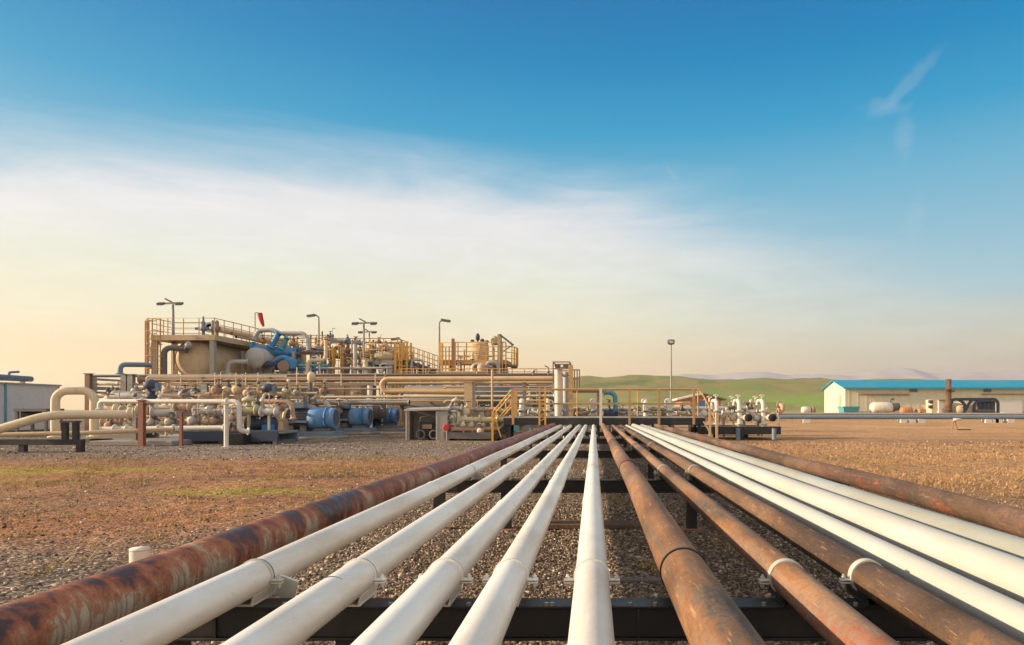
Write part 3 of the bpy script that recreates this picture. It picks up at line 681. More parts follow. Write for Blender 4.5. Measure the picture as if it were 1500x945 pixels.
# stair at the left end
sx0, sx1 = TX(750, D0), TX(716, D0-1.2)
sr = thing('steel_stair', 'yellow railed steel stair climbing to the left end of the walkway', 'stairs', (sx1, D0-.6, 0))
for yy in (D0+.15, D0+1.05):
    MB().bar((sx0-.02,yy,zd-.1), (TX(722,D0),yy,.08), .06, .2).build('stringer', M['black'], sr)
stp = 4
for k in range(stp):
    t = (k+.5)/stp; MB().bb(sx0+(TX(722,D0)-sx0)*t-.14, sx0+(TX(722,D0)-sx0)*t+.14, D0+.19, D0+1.01, zd-.04-(zd-.1)*t-.03, zd-.04-(zd-.1)*t).build('tread', M['dgrey'], sr)
for yy in (D0+.10, D0+1.10):
    a = Vector((sx0,yy,zd)); b = Vector((TX(721,D0),yy,.1))
    MB().tube([a+Vector((0,0,1.12)), b+Vector((0,0,1.0))], .03, 8).build('stair_rail', M['yellow'], sr)
    MB().tube([a+Vector((0,0,.6)), b+Vector((0,0,.55))], .024, 8).build('stair_rail', M['yellow'], sr)
    for p, h in ((a, 1.13), (b, 1.05)):
        MB().bb(p.x-.04,p.x+.04,yy-.04,yy+.04,p.z-.1 if p is b else p.z-.2,p.z+h).build('newel', M['yellow'], sr)
    MB().bar((b.x+.05,yy,b.z+.9), (b.x+.32,yy,b.z+.05), .05).build('stair_brace', M['yellow'], sr)

# lower black skid right of the walkway
sk = thing('black_skid', 'low black steel skid with pale top plate at the right end of the manifold', 'skid', (TX(1085,27.2), 27.2, 0))
MB().bb(TX(1022,27.2), TX(1139,27.2), 27.0, 29.4, .47, .50).build('deck_plate', M['grey'], sk)
MB().bb(TX(1020,27.2), TX(1141,27.2), 26.9, 26.995, .22, .53).build('skid_beam', M['black'], sk)
MB().bb(TX(1020,27.2), TX(1141,27.2), 29.405, 29.5, .22, .53).build('skid_beam', M['black'], sk)
for px in (1081, 1134): MB().cyl((TX(px,26.8),26.8,0), (TX(px,26.8),26.8,.46), .09, 14).build('skid_leg', M['bluegrey'], sk)
MB().bb(TX(1086,26.95)-.07, TX(1086,26.95)+.05, 26.93, 27.05, 0, .22).build('skid_leg', M['black'], sk)
for px in (1060, 1110): MB().bb(TX(px,27)-.06, TX(px,27)+.06, 28.9, 29.05, 0, .22).build('skid_leg', M['black'], sk)

# ------------------------------------------------------------------ manifold behind the walkway
DH = 29.0
pipe('header_pipe', [T(655,600,DH), T(1100,598.5,DH)], .20, M['lgrey'], 'long pale header pipe running level behind the walkway', 'header pipe', legs=[(TX(p,DH), DH, 1.0) for p in (700, 860, 1010, 1090)])
pipe('header_pipe', [T(752,609,DH+.9), T(1125,608,DH+.9)], .17, M['grey'], 'lower grey header pipe close behind the pale header', 'header pipe', legs=[(TX(p,DH+.9), DH+.9, .8) for p in (780, 900, 1060)])
GN = [(764,'leftmost white gooseneck riser, just right of the yellow stair'), (802,'white gooseneck riser beside the lattice rail post'), (869,'white gooseneck riser just left of the white rail post'),
      (946,'white gooseneck riser halfway between two brown rail posts'), (981,'white gooseneck riser near the brown rail post, under the tall mast'), (1050,'white gooseneck riser just right of the small hut'),
      (1083,'white gooseneck riser second from the right end of the manifold'), (1118,'white gooseneck riser at the right end of the manifold')]
for k, (px, lab) in enumerate(GN):
    d = 27.9; x = TX(px, d); D = .20 if k < 5 else .165
    r = thing('gooseneck_riser', lab, 'pipe riser', (x, d, 0), 'white gooseneck risers of the manifold')
    P = fillet([(x, d, .30), (x, d, TZ(587,d)), (x-.05, d+.75, TZ(587,d)), (x-.05, d+.75, 1.22)], .26)
    MB().tube(P, D/2, 16).build('riser_pipe', M['offwhite'], r)
    for z in (.55, 1.10): MB().lathe((x,d,z), (0,0,1), [(0,.165),(.05,.165),(.05,.165),(.09,.165),(.09,.1)], 16).build('flange', M['offwhite'], r)
    if k >= 5:
        for dx, zz in ((-.25, TZ(585,d)), (.02, TZ(583,d))):
            m = MB(); m.cyl((x+dx,d+.3,zz-.1), (x+dx,d+.3,zz+.08), .04, 10); m.ring((x+dx,d+.3,zz+.1), (0,.3,1), .10, .016, 14, 6); m.build('vent_valve', M['offwhite'], r)
    if k >= 6:                                   # open flanged end turned to the viewer
        fx = TX(1096 if k == 6 else 1131, 27.4); o = MB().cyl((fx,27.42,TZ(612,27.4)), (fx,28.0,TZ(612,27.4)), .12, 18).build('branch', M['offwhite'], r)
        MB().lathe((fx,27.30,TZ(612,27.4)), (0,1,0), [(0,.02),(.001,.155),(.08,.155),(.08,.1)], 20).build('blind_flange', M['dark'], o)
        MB().cyl((x,27.9,TZ(612,27.4)), (fx+.05,27.9,TZ(612,27.4)), .09, 14).build('elbow', M['offwhite'], r)
vl = [(781,604,'ball','pale valve between the yellow stair and the lattice rail post'), (818,606,'gate','cream valve at the foot of the white column'), (851,606,'ball','pinkish valve right of the brown portal post'), (893,606,'gate','dark valve under the blue elbow'),
      (912,605,'gate','grey valve right of the blue elbow'), (930,606,'ball','small pale valve between the middle rail posts'), (1000,605,'gate','cream valve below the hut gable'), (1031,606,'ball','pale valve at the foot of the sloping end rail'),
      (1065,604,'gate','white valve left of the second last gooseneck'), (1074,612,'ball','low white valve on the black skid, left part'), (1101,603,'gate','white valve between the last two goosenecks'), (1108,612,'ball','low white valve on the black skid beside the last gooseneck')]
for i, (px, py, k, lab) in enumerate(vl):
    valve(px, py, 28.3, 17, M[['offwhite','cream','peach','navy','grey','offwhite'][i % 6] if i < 6 else ['cream','offwhite','offwhite'][i % 3]], lab, k, 'y' if i % 2 else 'x', M[['dgrey','rustpost','brown'][i % 3]], 'valves of the manifold behind the walkway')
for i, (px, py, k, mt, lab) in enumerate(((1014,603,'gate','tan','small tan valve just left of the right end rail post'),(1040,607,'ball','offwhite','small white valve right at the foot of the tan end posts'),(1058,611,'gate','cream','small cream valve low on the left edge of the black skid'),(1070,597,'ball','brown','small brown valve on the header left of the second last gooseneck'),(1091,609,'gate','grey','small grey valve behind the left dark blind flange'),(1099,596,'ball','tan','small tan valve on the header between the last two goosenecks'),(1124,603,'gate','cream','small cream valve over the right dark blind flange'),(957,604,'gate','tan','small tan valve right of the gooseneck between the brown rail posts'),(972,606,'ball','brown','small brown valve left of the gooseneck under the tall mast'),(935,600,'gate','grey','small grey valve on the header left of the middle gooseneck'),(861,604,'gate','tan','small tan valve left of the gooseneck by the white rail post'),(842,607,'gate','grey','small grey valve just right of the brown portal post'))):
    valve(px, py, 28.9, 12, M[mt], lab, k, 'x' if i % 2 else 'y', M['dgrey'], 'valves of the manifold behind the walkway')
# white column with a small railed frame on top
wc = thing('white_column', 'tall white double column rising behind the walkway with a small rail frame on top', 'column', (TX(818,27.8), 27.8, 0))
MB().cyl((TX(818,27.8),27.8,0), (TX(818,27.8),27.8,TZ(540,27.8)), .155, 20).build('column_pipe', M['offwhite'], wc)
MB().cyl((TX(829,28.4),28.4,0), (TX(829,28.4),28.4,TZ(545,28.4)), .12, 18).build('column_pipe', M['lgrey'], wc)
MB().lathe((TX(818,27.8),27.8,TZ(540,27.8)+.001), (0,0,1), [(0,.22),(.06,.22),(.06,.1),(.10,.08)], 20).build('top_flange', M['offwhite'], wc)
fr = MB()
for px in (811, 835):
    for dd in (27.5, 28.9): fr.bb(TX(px,27.8)-.025, TX(px,27.8)+.025, dd-.025, dd+.025, TZ(562,27.8), TZ(531,27.8))
for dd in (27.5, 28.9):
    for py in (531, 541): fr.cyl((TX(811,27.8),dd,TZ(py,27.8)), (TX(835,27.8),dd,TZ(py,27.8)), .024, 8)
for px in (811, 835): fr.cyl((TX(px,27.8),27.5,TZ(531,27.8)), (TX(px,27.8),28.9,TZ(531,27.8)), .024, 8)
fr.build('rail_frame', M['brown'], wc)
MB().tube(fillet([(TX(818,27.8),27.8,TZ(541,27.8)),(TX(826,27.8),27.8,TZ(552,27.8)),(TX(833,27.8),27.8,TZ(548,27.8))],.2),.06,10).build('branch_pipe', M['peach'], wc)
for px in (817, 829): MB().box((TX(px,27.6),27.6,TZ(537,27.6)), (.22,.14,.14)).build('junction_box', M['dgrey'], wc)
# brown portal frame
pf = thing('portal_frame', 'brown steel portal frame standing right of the white column with a small railed perch', 'frame', (TX(858,27), 27, 0))
MB().bb(TX(836,26.9)-.075, TX(836,26.9)+.075, 27.36, 27.5, 0, TZ(534,26.9)).build('frame_post', M['ochre'], pf)
MB().bb(TX(876.5,26.9)-.06, TX(876.5,26.9)+.06, 27.36, 27.5, 0, TZ(575.2,26.9)).build('frame_post', M['brown'], pf)
MB().bb(TX(839,26.9)-.02, TX(884,26.9), 27.34, 27.52, TZ(575,26.9), TZ(571,26.9)).build('crossbeam', M['dgrey'], pf)
pr = MB()
for px in (841, 845, 848.5): pr.bb(TX(px,27)-.022, TX(px,27)+.022, 27.4, 27.44, TZ(571,27), TZ(541,27))
pr.cyl((TX(836,27),27.42,TZ(541,27)), (TX(849,27),27.42,TZ(541,27)), .024, 8); pr.cyl((TX(836,27),27.42,TZ(554,27)), (TX(849,27),27.42,TZ(554,27)), .02, 8)
pr.build('perch_rail', M['brown'], pf)
pipe('blue_elbow_pipe', [T(884,575,28.6), T(901,575,28.6), T(902,612,28.6)], .20, M['teal'], 'pale blue pipe bending down behind the walkway beside the white rail post', 'pipe', bend=1.6)
pipe('dark_skid_pipe', [T(884,607,28.2), T(905,607,28.2)], .26, M['navy'], 'short dark blue pipe lying at the foot of the blue elbow', 'pipe')
lamp(983, 505, 0, 62, 'top', 'tall thin mast with one dark floodlight standing alone before the hills')
# ------------------------------------------------------------------ far left: container, bench, cream pipes
ct = thing('site_container', 'pale lilac grey site container with a teal corner post at the far left edge', 'container', (-31.3, 34.5, 0))
MB().bb(-32.6, -30.2, 29.5, 38.6, .12, 2.52).build('container_box', M['container'], ct)
rb = MB()
for k in range(4): y = 30.2+k*2.4; rb.bb(-30.197, -30.185, y, y+.05, .2, 2.45)
rb.build('wall_ribs', M['container'], ct)
MB().bb(-30.19, -30.12, 34.95, 35.03, .1, 2.58).build('corner_post', M['teal'], ct)
MB().bb(-32.65, -30.12, 29.45, 38.65, 2.521, 2.60).build('roof_edge', M['lgrey'], ct)
MB().bb(-32.6, -30.2, 29.5, 38.6, .02, .119).build('base_rail', M['dgrey'], ct)
rp = thing('roof_pipe', 'grey green barrel shaped pipe lying along the container roof', 'pipe', (-30.6, 35.5, 2.6))
MB().lathe((-30.5,33.4,2.85), (0,1,0), [(0,.10),(.05,.16),(1.2,.17),(1.25,.22),(1.4,.22),(1.45,.17),(3.6,.15),(3.65,.05)], 14).build('pipe_body', M['bluegrey'], rp)
for y in (33.9, 36.4): MB().bb(-30.62, -30.38, y, y+.08, 2.602, 2.72).build('cradle', M['grey'], rp)
MB().tube(fillet([(-30.5,35.6,3.0),(-30.5,35.6,3.14),(-30.5,36.2,3.2)], .1), .06, 8).build('branch', M['bluegrey'], rp)

tb = thing('dark_bench', 'low dark table in front of the container, under the rising cream pipe', 'table', (TX(52,29.5), 29.5, 0))
MB().bb(TX(28,29.5), TX(76,29.5), 29.2, 30.2, 1.12, 1.24).build('table_top', M['dgrey'], tb)
for px in (31, 73):
    for y in (29.3, 30.1): MB().bb(TX(px,29.5)-.05, TX(px,29.5)+.05, y-.05, y+.05, 0, 1.12).build('leg', M['dgrey'], tb)
MB().bb(TX(30,29.5), TX(50,29.5), 29.5, 29.95, .85, 1.118).build('drawer_box', M['dark'], tb)

bs = thing('black_pipe_stand', 'black steel stand with short twin posts holding the thick cream pipe', 'pipe stand', (TX(70,19.3), 19.3, 0))
MB().bb(TX(-60,19.3), TX(122,19.3), 19.22, 19.38, .20, .36).build('stand_beam', M['black'], bs)
for px in (-30, 34, 118): MB().bb(TX(px,19.3)-.08, TX(px,19.3)+.08, 19.23, 19.37, 0, .198).build('leg', M['black'], bs)
for px in (95.5, 111): MB().bb(TX(px,19.3)-.07, TX(px,19.3)+.07, 19.25, 19.36, .362, TZ(619,19.3)).build('post', M['black'], bs)
MB().bb(TX(91,19.3), TX(115,19.3), 19.2, 19.42, TZ(619,19.3)+.002, TZ(616.5,19.3)).build('saddle_bar', M['black'], bs)

pipe('thick_cream_pipe', [T(-90,655,18.6), T(70,608,19.3), T(196,607,20.3)], .245, M['cream'], 'thick cream pipe rising from the left edge and running level over the black stand', 'pipe', flanges=[(T(190,607,20.3),(1,.1,0))], bend=8, n=24)
pipe('cream_loop_pipe', [T(81,641,23), T(81,572.5,23), T(138,572.5,23.4), T(138,641,23.4)], .27, M['cream'], 'cream pipe bent into a tall arch in front of the container', 'pipe loop', bend=1.3, n=22)
pipe('low_cream_pipe', [T(-60,638,21.6), T(130,634,22.2), T(255,629,23)], .14, M['tan'], 'thin tan pipe running low along the ground behind the black stand', 'pipe')
pipe('low_white_pipe', [T(142,629,24), T(330,627,24)], .19, M['offwhite'], 'pale pipe with dark straps low behind the rusty posts', 'pipe', flanges=[(T(p,628,24),(1,0,0)) for p in (168,186,232,254)])
tag(MB().bb(TX(150,23.2), TX(268,23.2), 22.6, 25.5, 0, .16).build('concrete_plinth', M['concrete'], bevel=.02), 'low grey concrete plinth under the rusty posts', 'plinth')
tag(MB().bb(TX(128,26), TX(430,26), 25.8, 31.0, 0, .09).build('concrete_pad', M['concrete'], bevel=.02), 'wide concrete pad under the left valve piping', 'concrete pad')
s1 = thing('skid_frame', 'dark blue grey skid frame on the ground right of the rusty posts', 'skid', (TX(320,23.8), 23.8, 0))
MB().bb(TX(270,23.8), TX(408,23.8), 23.7, 23.82, .10, .44).build('skid_beam', M['navy'], s1); MB().bb(TX(270,23.8), TX(408,23.8), 25.3, 25.42, .10, .44).build('skid_beam', M['bluegrey'], s1)
MB().bb(TX(270,23.8), TX(408,23.8), 23.825, 25.295, .34, .38).build('deck_plate', M['dgrey'], s1)
for px in (274, 330, 404): MB().bb(TX(px,23.8)-.06, TX(px,23.8)+.06, 23.7, 25.42, 0, .098).build('skid_foot', M['dgrey'], s1)
s2 = thing('skid_frame', 'grey skid frame on the ground left of the rusty posts', 'skid', (TX(170,24.6), 24.6, 0))
MB().bb(TX(122,24.6), TX(205,24.6), 25.55, 25.68, .09+.05, .40).build('skid_beam', M['grey'], s2); MB().bb(TX(122,24.6), TX(205,24.6), 24.5, 24.62, .16, .42).build('skid_beam', M['grey'], s2)
MB().bb(TX(122,24.6), TX(205,24.6), 24.63, 25.54, .30, .34).build('deck_plate', M['dgrey'], s2)
MB().bb(TX(124,24.6), TX(134,24.6), 24.5, 25.68, 0, .139).build('skid_foot', M['dgrey'], s2)

# posts
def post(px, ytop, d, w, mat, label, shape='I', name='support_post'):
    x = TX(px, d); z = TZ(ytop, d); r = thing(name, label, 'post', (x, d, 0))
    if shape == 'I':
        m = MB(); m.bb(x-w/2, x+w/2, d-w/2, d-w/2+w*.12, .012, z); m.bb(x-w/2, x+w/2, d+w/2-w*.12, d+w/2, .012, z); m.bb(x-w*.06, x+w*.06, d-w*.379, d+w*.379, .012, z); m.build('column', mat, r)
    else: MB().cyl((x,d,.012), (x,d,z), w/2, 16).build('column', mat, r)
    MB().bb(x-w*.9, x+w*.9, d-w*.9, d+w*.9, 0, .010).build('base_plate', mat, r)
    MB().bb(x-w*.8, x+w*.8, d-w*.6, d+w*.6, z+.001, z+.03).build('cap_plate', mat, r)
    return r
post(208, 587, 22.3, .165, M['rustpost'], 'thick rusty red post standing on the concrete plinth')
post(198, 612, 22.9, .13, M['grey'], 'grey post just left of the thick rusty red post')
post(265.5, 604, 22.3, .085, M['rustpost'], 'thin rusty red post right of the thick one')
post(331.5, 592, 21.9, .14, M['offwhite'], 'white post under the bend of the long white pipe', 'O')
post(301, 562, 31.5, .26, M['lgrey'], 'pale post holding the rack behind the white pipe')
post(183, 549, 31.5, .24, M['grey'], 'grey rack post, left one of the close pair'); post(192.5, 549, 31.5, .24, M['grey'], 'grey rack post, right one of the close pair')
post(542, 562, 37, .26, M['offwhite'], 'white rack post between the second and third motors', 'O')
post(687, 560, 28.6, .34, M['tan'], 'thick tan post standing behind the shelter', 'I'); post(694, 558, 29.6, .15, M['lgrey'], 'slim pale post beside the thick tan post', 'O')
post(721, 541, 28.2, .09, M['tan'], 'thin tall tan post left of the yellow stair', 'O')
post(398, 562, 30.5, .22, M['offwhite'], 'white rack post left of the first blue motor'); post(130, 548, 31.5, .22, M['brown'], 'brown rack post at the left end of the pipe rack')
post(768, 561, 30, .14, M['brown'], 'brown post behind the yellow stair')

# ------------------------------------------------------------------ pipe rack: long horizontal runs
RG = 'long pipes of the middle rack'
DR = 32.0
pipe('rack_pipe', [T(128,551,DR+.1), T(812,548.5,DR+.1)], .13, M['dgrey'], 'topmost dark grey pipe of the long rack', 'pipe', RG)
pipe('rack_pipe', [T(205,556,DR-.15), T(566,555.5,DR-.15)], .25, M['brown'], 'thick brownish pipe of the rack below the walkway tank', 'pipe', RG)
pipe('rack_pipe', [T(140,563,DR-.1), T(560,563,DR-.1)], .12, M['cream'], 'slim cream pipe of the rack, above the white posts', 'pipe', RG)
pipe('rack_pipe', [T(140,569,DR+.6), T(450,570,DR+.6)], .16, M['grey'], 'grey pipe of the rack right below the slim cream one', 'pipe', RG)
pipe('rack_pipe', [T(215,603,27), T(215,551.5,27), T(420,551.5,27.2)], .07, M['cream'], 'thin cream pipe turning from upright to level left of the dark actuator', 'pipe')
pipe('orange_pipe', [T(812,555,29.2), T(559.5,555.5,29.2), T(559.5,573.5,29.2), T(690,574,29.2)], .215, M['tanpipe'], 'orange tan pipe with a rounded return bend above the shelter', 'pipe', bend=1.2, ends=False, n=20)
pipe('rack_pipe', [T(462,582,30.6), T(812,580,30.6)], .12, M['cream'], 'slim cream pipe running above the blue motors', 'pipe', RG)
pipe('rack_pipe', [T(560,562,33.5), T(812,561,33.5)], .15, M['tan'], 'tan pipe hidden close behind the orange tan pipe', 'pipe', RG)
pipe('rack_pipe', [T(470,553,33), T(820,551.5,33)], .17, M['lgrey'], 'pale pipe of the rack just under the topmost dark one', 'pipe', RG)
pipe('rack_pipe', [T(440,590,33.6), T(600,590,33.6)], .2, M['grey'], 'grey pipe of the rack behind the second motor', 'pipe', RG)
pipe('rack_pipe', [T(230,577,30), T(465,576,30)], .11, M['tan'], 'thin tan pipe of the rack crossing behind the valves', 'pipe', RG)
pipe('rack_pipe', [T(140,581,29.4), T(330,580,29.4)], .14, M['peach'], 'faded pink pipe low in the left half of the rack', 'pipe', RG)
lg = MB()
for px in (145, 300, 398, 687):
    x = TX(px, DR); r = thing('rack_trestle', {145:'leftmost grey trestle under the long rack',300:'grey trestle under the rack near the white bend',398:'grey trestle under the rack left of the motors',542:'grey trestle under the rack behind the second motor',687:'grey trestle under the rack behind the shelter'}[px], 'trestle', (x, DR+.5, 0))
    for y in (DR-.3, DR+1.6): MB().bb(x-.07, x+.07, y-.07, y+.07, 0, TZ(553,DR)).build('trestle_leg', M['grey'], r)
    for py in (553.8, 566, 573): MB().bb(x-.06, x+.06, DR-.4, DR+1.7, TZ(py,DR)-.12, TZ(py,DR)-.02).build('trestle_arm', M['grey'], r)
hn = thing('rack_handrail', 'thin pale handrail running along the top of the long rack', 'handrail', (TX(350,31.2), 31.2, 0))
MB().cyl(T(214,549,31.2), T(560,548,31.2), .022, 8).build('top_rail', M['lgrey'], hn)
for px in (265, 315, 346, 360, 378, 435, 460, 500, 550): MB().cyl(T(px,565,31.2), T(px,546 if px != 435 else 538,31.2), .026, 8).build('rail_post', M['cream'], hn)

# front header with drop leg
pipe('white_drop_pipe', [T(146,600,22.6), T(146,588,22.6), T(350.5,588,22), T(350.5,631,22), T(364,632,22.2)], .15, M['offwhite'], 'long white pipe ending in a tall drop bend beside the white post', 'pipe', bend=1.3, n=20, flanges=[(T(332,588,22.06),(1,0,0)), (T(208,588,22.43),(1,0,0))])
pipe('pump_feed_pipe', [T(376,588.5,27), T(427,588.5,27), T(429.5,614,27)], .19, M['peach'], 'pinkish pipe bending down to the first blue motor', 'pipe', bend=1.5)
pipe('pump_feed_pipe', [T(452,588,32), T(480,588,32), T(483,612,32)], .2, M['offwhite'], 'white pipe bending down to the second blue motor', 'pipe', bend=1.5)
pipe('mid_header', [T(222,605,25), T(405,604,26)], .27, M['lgrey'], 'thick pale grey header behind the rusty posts', 'header pipe', n=20, flanges=[(T(262,605,25.2),(1,0,0)), (T(285,605,25.4),(-1,0,0)), (T(330,604.5,25.6),(1,0,0))])
pipe('mid_header', [T(148,605,26.4), T(160,582,26.4), T(200,581,26.4), T(212,592,26.4)], .34, M['lgrey'], 'thick pale humped pipe right of the cream arch', 'pipe', bend=1.0, n=20)
pipe('lower_header', [T(150,618,25.8), T(330,617,25.8)], .2, M['tan'], 'tan pipe half hidden below the thick pale grey header', 'header pipe')
pipe('warm_header', [T(225,597,28), T(400,596,28)], .2, M['cream'], 'cream pipe behind the white pipe, above the thick grey header', 'header pipe')
pipe('grey_drop_pipe', [T(176,548,33.5), T(176,534,33.5), T(221,534.5,34.5)], .24, M['bluegrey'], 'blue grey pipe turning down beside the tan tower', 'pipe', bend=1.3)

# valves of the left piping: each named by what it stands by
LV = [(158,600,25.4,34,'gate','x','cream','big cream wheel valve just right of the cream arch'),(191,602,25,30,'ball','x','olive','pale olive valve left of the thick rusty post'),(176,601,26,22,'gate','y','peach','pink valve squeezed between the big cream and the olive valve'),
 (171,618,24.6,18,'ball','x','brown','brown valve low under the thick cream pipe end'),(184,621,24.8,16,'gate','y','cream','small cream valve low left of the grey post'),(160,623,24.8,14,'ball','y','peach','small pink valve low at the foot of the cream arch'),
 (225,618,25,20,'gate','y','grey','grey valve low right of the thick rusty post'),(238,620,25,18,'ball','x','tan','tan valve low between the two rusty posts'),(251,618,25,20,'gate','y','grey','grey valve low just left of the thin rusty post'),
 (268,596,25,26,'gate','x','peach','pink valve above the thin rusty post'),(283,597,25.6,24,'gate','y','tan','tan valve right of the pink one above the thin rusty post'),(296,601,25,26,'ball','x','offwhite','white valve under the white pipe, left of the white post'),
 (308,596,26,28,'gate','y','brown','brown valve left of the white post, upper row'),(322,601,25.6,24,'ball','x','peach','pink valve directly behind the white post'),(286,616,24.6,24,'gate','y','grey','grey valve low right of the thin rusty post'),
 (300,618,24.8,22,'ball','x','tan','tan valve low halfway to the white post'),(316,617,24.8,22,'gate','y','brown','brown valve low left of the white post'),(341,612,24.6,20,'gate','y','peach','pink valve between the white post and the drop bend'),
 (345,623,24.4,16,'ball','x','dgrey','dark valve low at the foot of the white drop bend'),(364,601,25,30,'globe','x','olive','pale yellow valve right of the white drop bend'),(377,598,26,26,'gate','y','grey','grey wheel valve above the dark pump'),
 (394,603,25,28,'ball','x','offwhite','white angled valve above the dark pump'),(407,598,27,24,'gate','y','peach','pink valve left of the pinkish feed pipe'),(418,596,29,22,'gate','y','grey','grey valve close behind the pinkish feed pipe'),
 (446,598,29,26,'gate','x','brown','brown valve over the first blue motor'),(462,600,29,24,'gate','y','grey','grey valve right of the dark hoist'),(470,604,30,20,'ball','x','peach','pink valve over the blue cowl of the first motor'),
 (497,603,33,24,'gate','y','brown','brown valve over the second motor'),(508,600,34,24,'gate','y','cream','cream valve over the cowl of the second motor'),(528,601,36,20,'ball','x','offwhite','white valve between the second and third motors'),
 (560,601,38,18,'gate','y','grey','grey valve over the third motor'),(350,571,29,22,'gate','y','tan','tan wheel valve in the rack above the white drop bend'),(335,571,29.4,20,'gate','y','cream','cream wheel valve in the rack left of the drop bend'),
 (320,572,29,24,'gate','y','brown','brown wheel valve in the rack above the white post'),(271,578,26.4,20,'gate','y','grey','grey wheel valve standing on the long white pipe'),(365,576,28.5,20,'gate','y','peach','pink wheel valve in the rack right of the drop bend'),
 (378,575,29,18,'ball','x','tan','tan valve in the rack left of the dark actuator by the motors'),(420,573,29,16,'gate','y','olive','pale olive valve in the rack above the pinkish feed pipe'),(436,575,30,16,'gate','y','grey','grey valve in the rack left of the dark hoist'),
 (475,573,31,18,'gate','y','brown','brown valve in the rack right of the dark hoist'),(246,572,30,18,'gate','y','peach','pink valve in the rack right of the olive pipe'),(258,573,30.5,18,'ball','x','grey','grey valve in the rack left of the pale post'),
 (165,572,31,16,'ball','x','dgrey','dark valve in the rack above the pale humped pipe'),(200,573,31,16,'gate','y','grey','grey valve in the rack right of the close pair of posts'),(286,574,30,16,'gate','y','dgrey','dark valve in the rack left of the pale post, second one')]
for (px, py, d, s, k, ax, mt, lab) in LV:
    valve(px, py, d, s, M[mt], lab, k, ax, M[['rustpost','dgrey','brown','dark'][int(px) % 4]] if k != 'globe' else M['olive'], 'valves of the left piping')
# small risers tie the rows together
RS = [(163,'cream','thin cream riser right of the cream arch'),(232,'offwhite','white riser between the two rusty posts'),(244,'tan','tan riser left of the thin rusty post'),(276,'cream','cream riser right of the thin rusty post'),(291,'peach','pink riser halfway to the white post'),
      (313,'tan','tan riser left of the white post'),(325,'offwhite','white riser just behind the white post'),(358,'cream','cream riser right of the white drop bend'),(371,'olive','pale olive riser left of the dark pump'),(386,'tan','tan riser behind the dark pump'),
      (412,'cream','cream riser left of the first motor'),(440,'peach','pink riser behind the dark hoist'),(456,'offwhite','white riser right of the dark hoist'),(505,'cream','cream riser behind the second motor'),(516,'olive','pale olive riser right of the second motor'),(555,'tan','tan riser behind the third motor')]
for i, (px, mt, lab) in enumerate(RS):
    d = (27.2 + (i % 4)*.9) if px < 415 else (31.2 if px < 470 else (36.5 if px < 530 else 41.5)); x = TX(px, d); zt = TZ(574+(i*5) % 14, d)
    r = thing('riser_pipe', lab, 'pipe riser', (x, d, 0), 'thin risers of the left piping')
    MB().tube(fillet([(x,d,.1),(x,d,zt),(x+.02,d+2.6,zt)], .2), .06, 10).build('pipe_body', M[mt], r)
    for z in (.6, zt-.5): MB().cyl((x,d,z), (x,d,z+.1), .12, 12).build('flange', M[mt], r)

# dark actuators, hoist, dark pump
def actuator(px, y0, y1, d, label):
    x = TX(px, d); r = thing('valve_actuator', label, 'valve actuator', (x, d, 0)); h = (y1-y0)*d/1000; z = TZ(y1, d)
    MB().lathe((x,d,z), (0,0,1), [(0,.10),(h*.2,.12),(h*.25,.2),(h*.35,.2),(h*.38,.11),(h*.6,.13),(h*.64,.27),(h*.85,.27),(h*.95,.18),(h,.05)], 16).build('actuator_body', M['navy'], r)
    MB().box((x+.22,d-.05,z+h*.7), (.26,.2,.3)).build('control_box', M['bluegrey'], r)
    MB().cyl((x,d,0), (x,d,z), .07, 10).build('stand', M['grey'], r)
actuator(222, 556, 592, 25.8, 'dark blue valve actuator standing over the thick rusty post'); actuator(393, 562, 590, 29, 'dark blue valve actuator left of the first motor')
hj = thing('dark_hoist', 'dark slanted hoist with a cream floodlight shaped head above the first motor', 'hoist', (TX(455,30.4), 30.4, 0))
MB().bar(T(440,612,30.4), T(453,566,30.6), .075).build('strut', M['bluegrey'], hj); MB().bar(T(464,612,30.9), T(455,566,30.6), .075).build('strut', M['bluegrey'], hj)
MB().bar(T(444,599,30.4), T(461,600,30.8), .06).build('brace', M['bluegrey'], hj); MB().cyl((TX(454,30.6),30.6,0), T(454.5,560,30.6), .07, 10).build('mast', M['dgrey'], hj)
MB().lathe(T(456,561,30.6), (0,0,1), [(0,.04),(.08,.15),(.25,.18),(.42,.15),(.5,.05)], 14).build('hoist_head', M['cream'], hj)
MB().box(T(451,604,30.4), (.55,.4,.32)).build('gearbox', M['bluegrey'], hj)
dp = thing('dark_pump', 'dark navy pump cluster between the white drop bend and the first motor', 'pump', (TX(382,26), 26, 0))
MB().lathe(T(362,622,26), (1,0,0), [(0,.1),(.05,.33),(.3,.36),(.35,.2),(.7,.2),(.72,.30),(1.05,.30),(1.1,.1)], 18).build('casing', M['navy'], dp)
MB().lathe(T(388,640,26.2), (0,0,1), [(0,.22),(.4,.24),(.45,.16),(.75,.15),(.8,.26),(1.0,.2)], 16).build('pump_stand', M['dgrey'], dp)
MB().box(T(350,645,23.3), (.55,.5,.45)).build('sump_box', M['dark'], dp); MB().box(T(393,633,25.6), (.34,.3,.55)).build('control_box', M['blue'], dp)
MB().bb(TX(350,26), TX(408,26), 25.6, 26.5, .091, .2).build('base_frame', M['dgrey'], dp)
cb = thing('pump_block', 'peach coloured block standing at the left end of the first motor', 'cabinet', (TX(411,27.4), 27.4, 0))
MB().bb(TX(403.5,27.4), TX(418.5,27.4), 27.2, 27.7, .06, TZ(617,27.4)).build('block_body', M['peach'], cb, bevel=.02)
MB().bb(TX(405,27.4), TX(417,27.4), 27.22, 27.68, TZ(617,27.4)+.001, TZ(613.5,27.4)).build('lid', M['tan'], cb, bevel=.01)
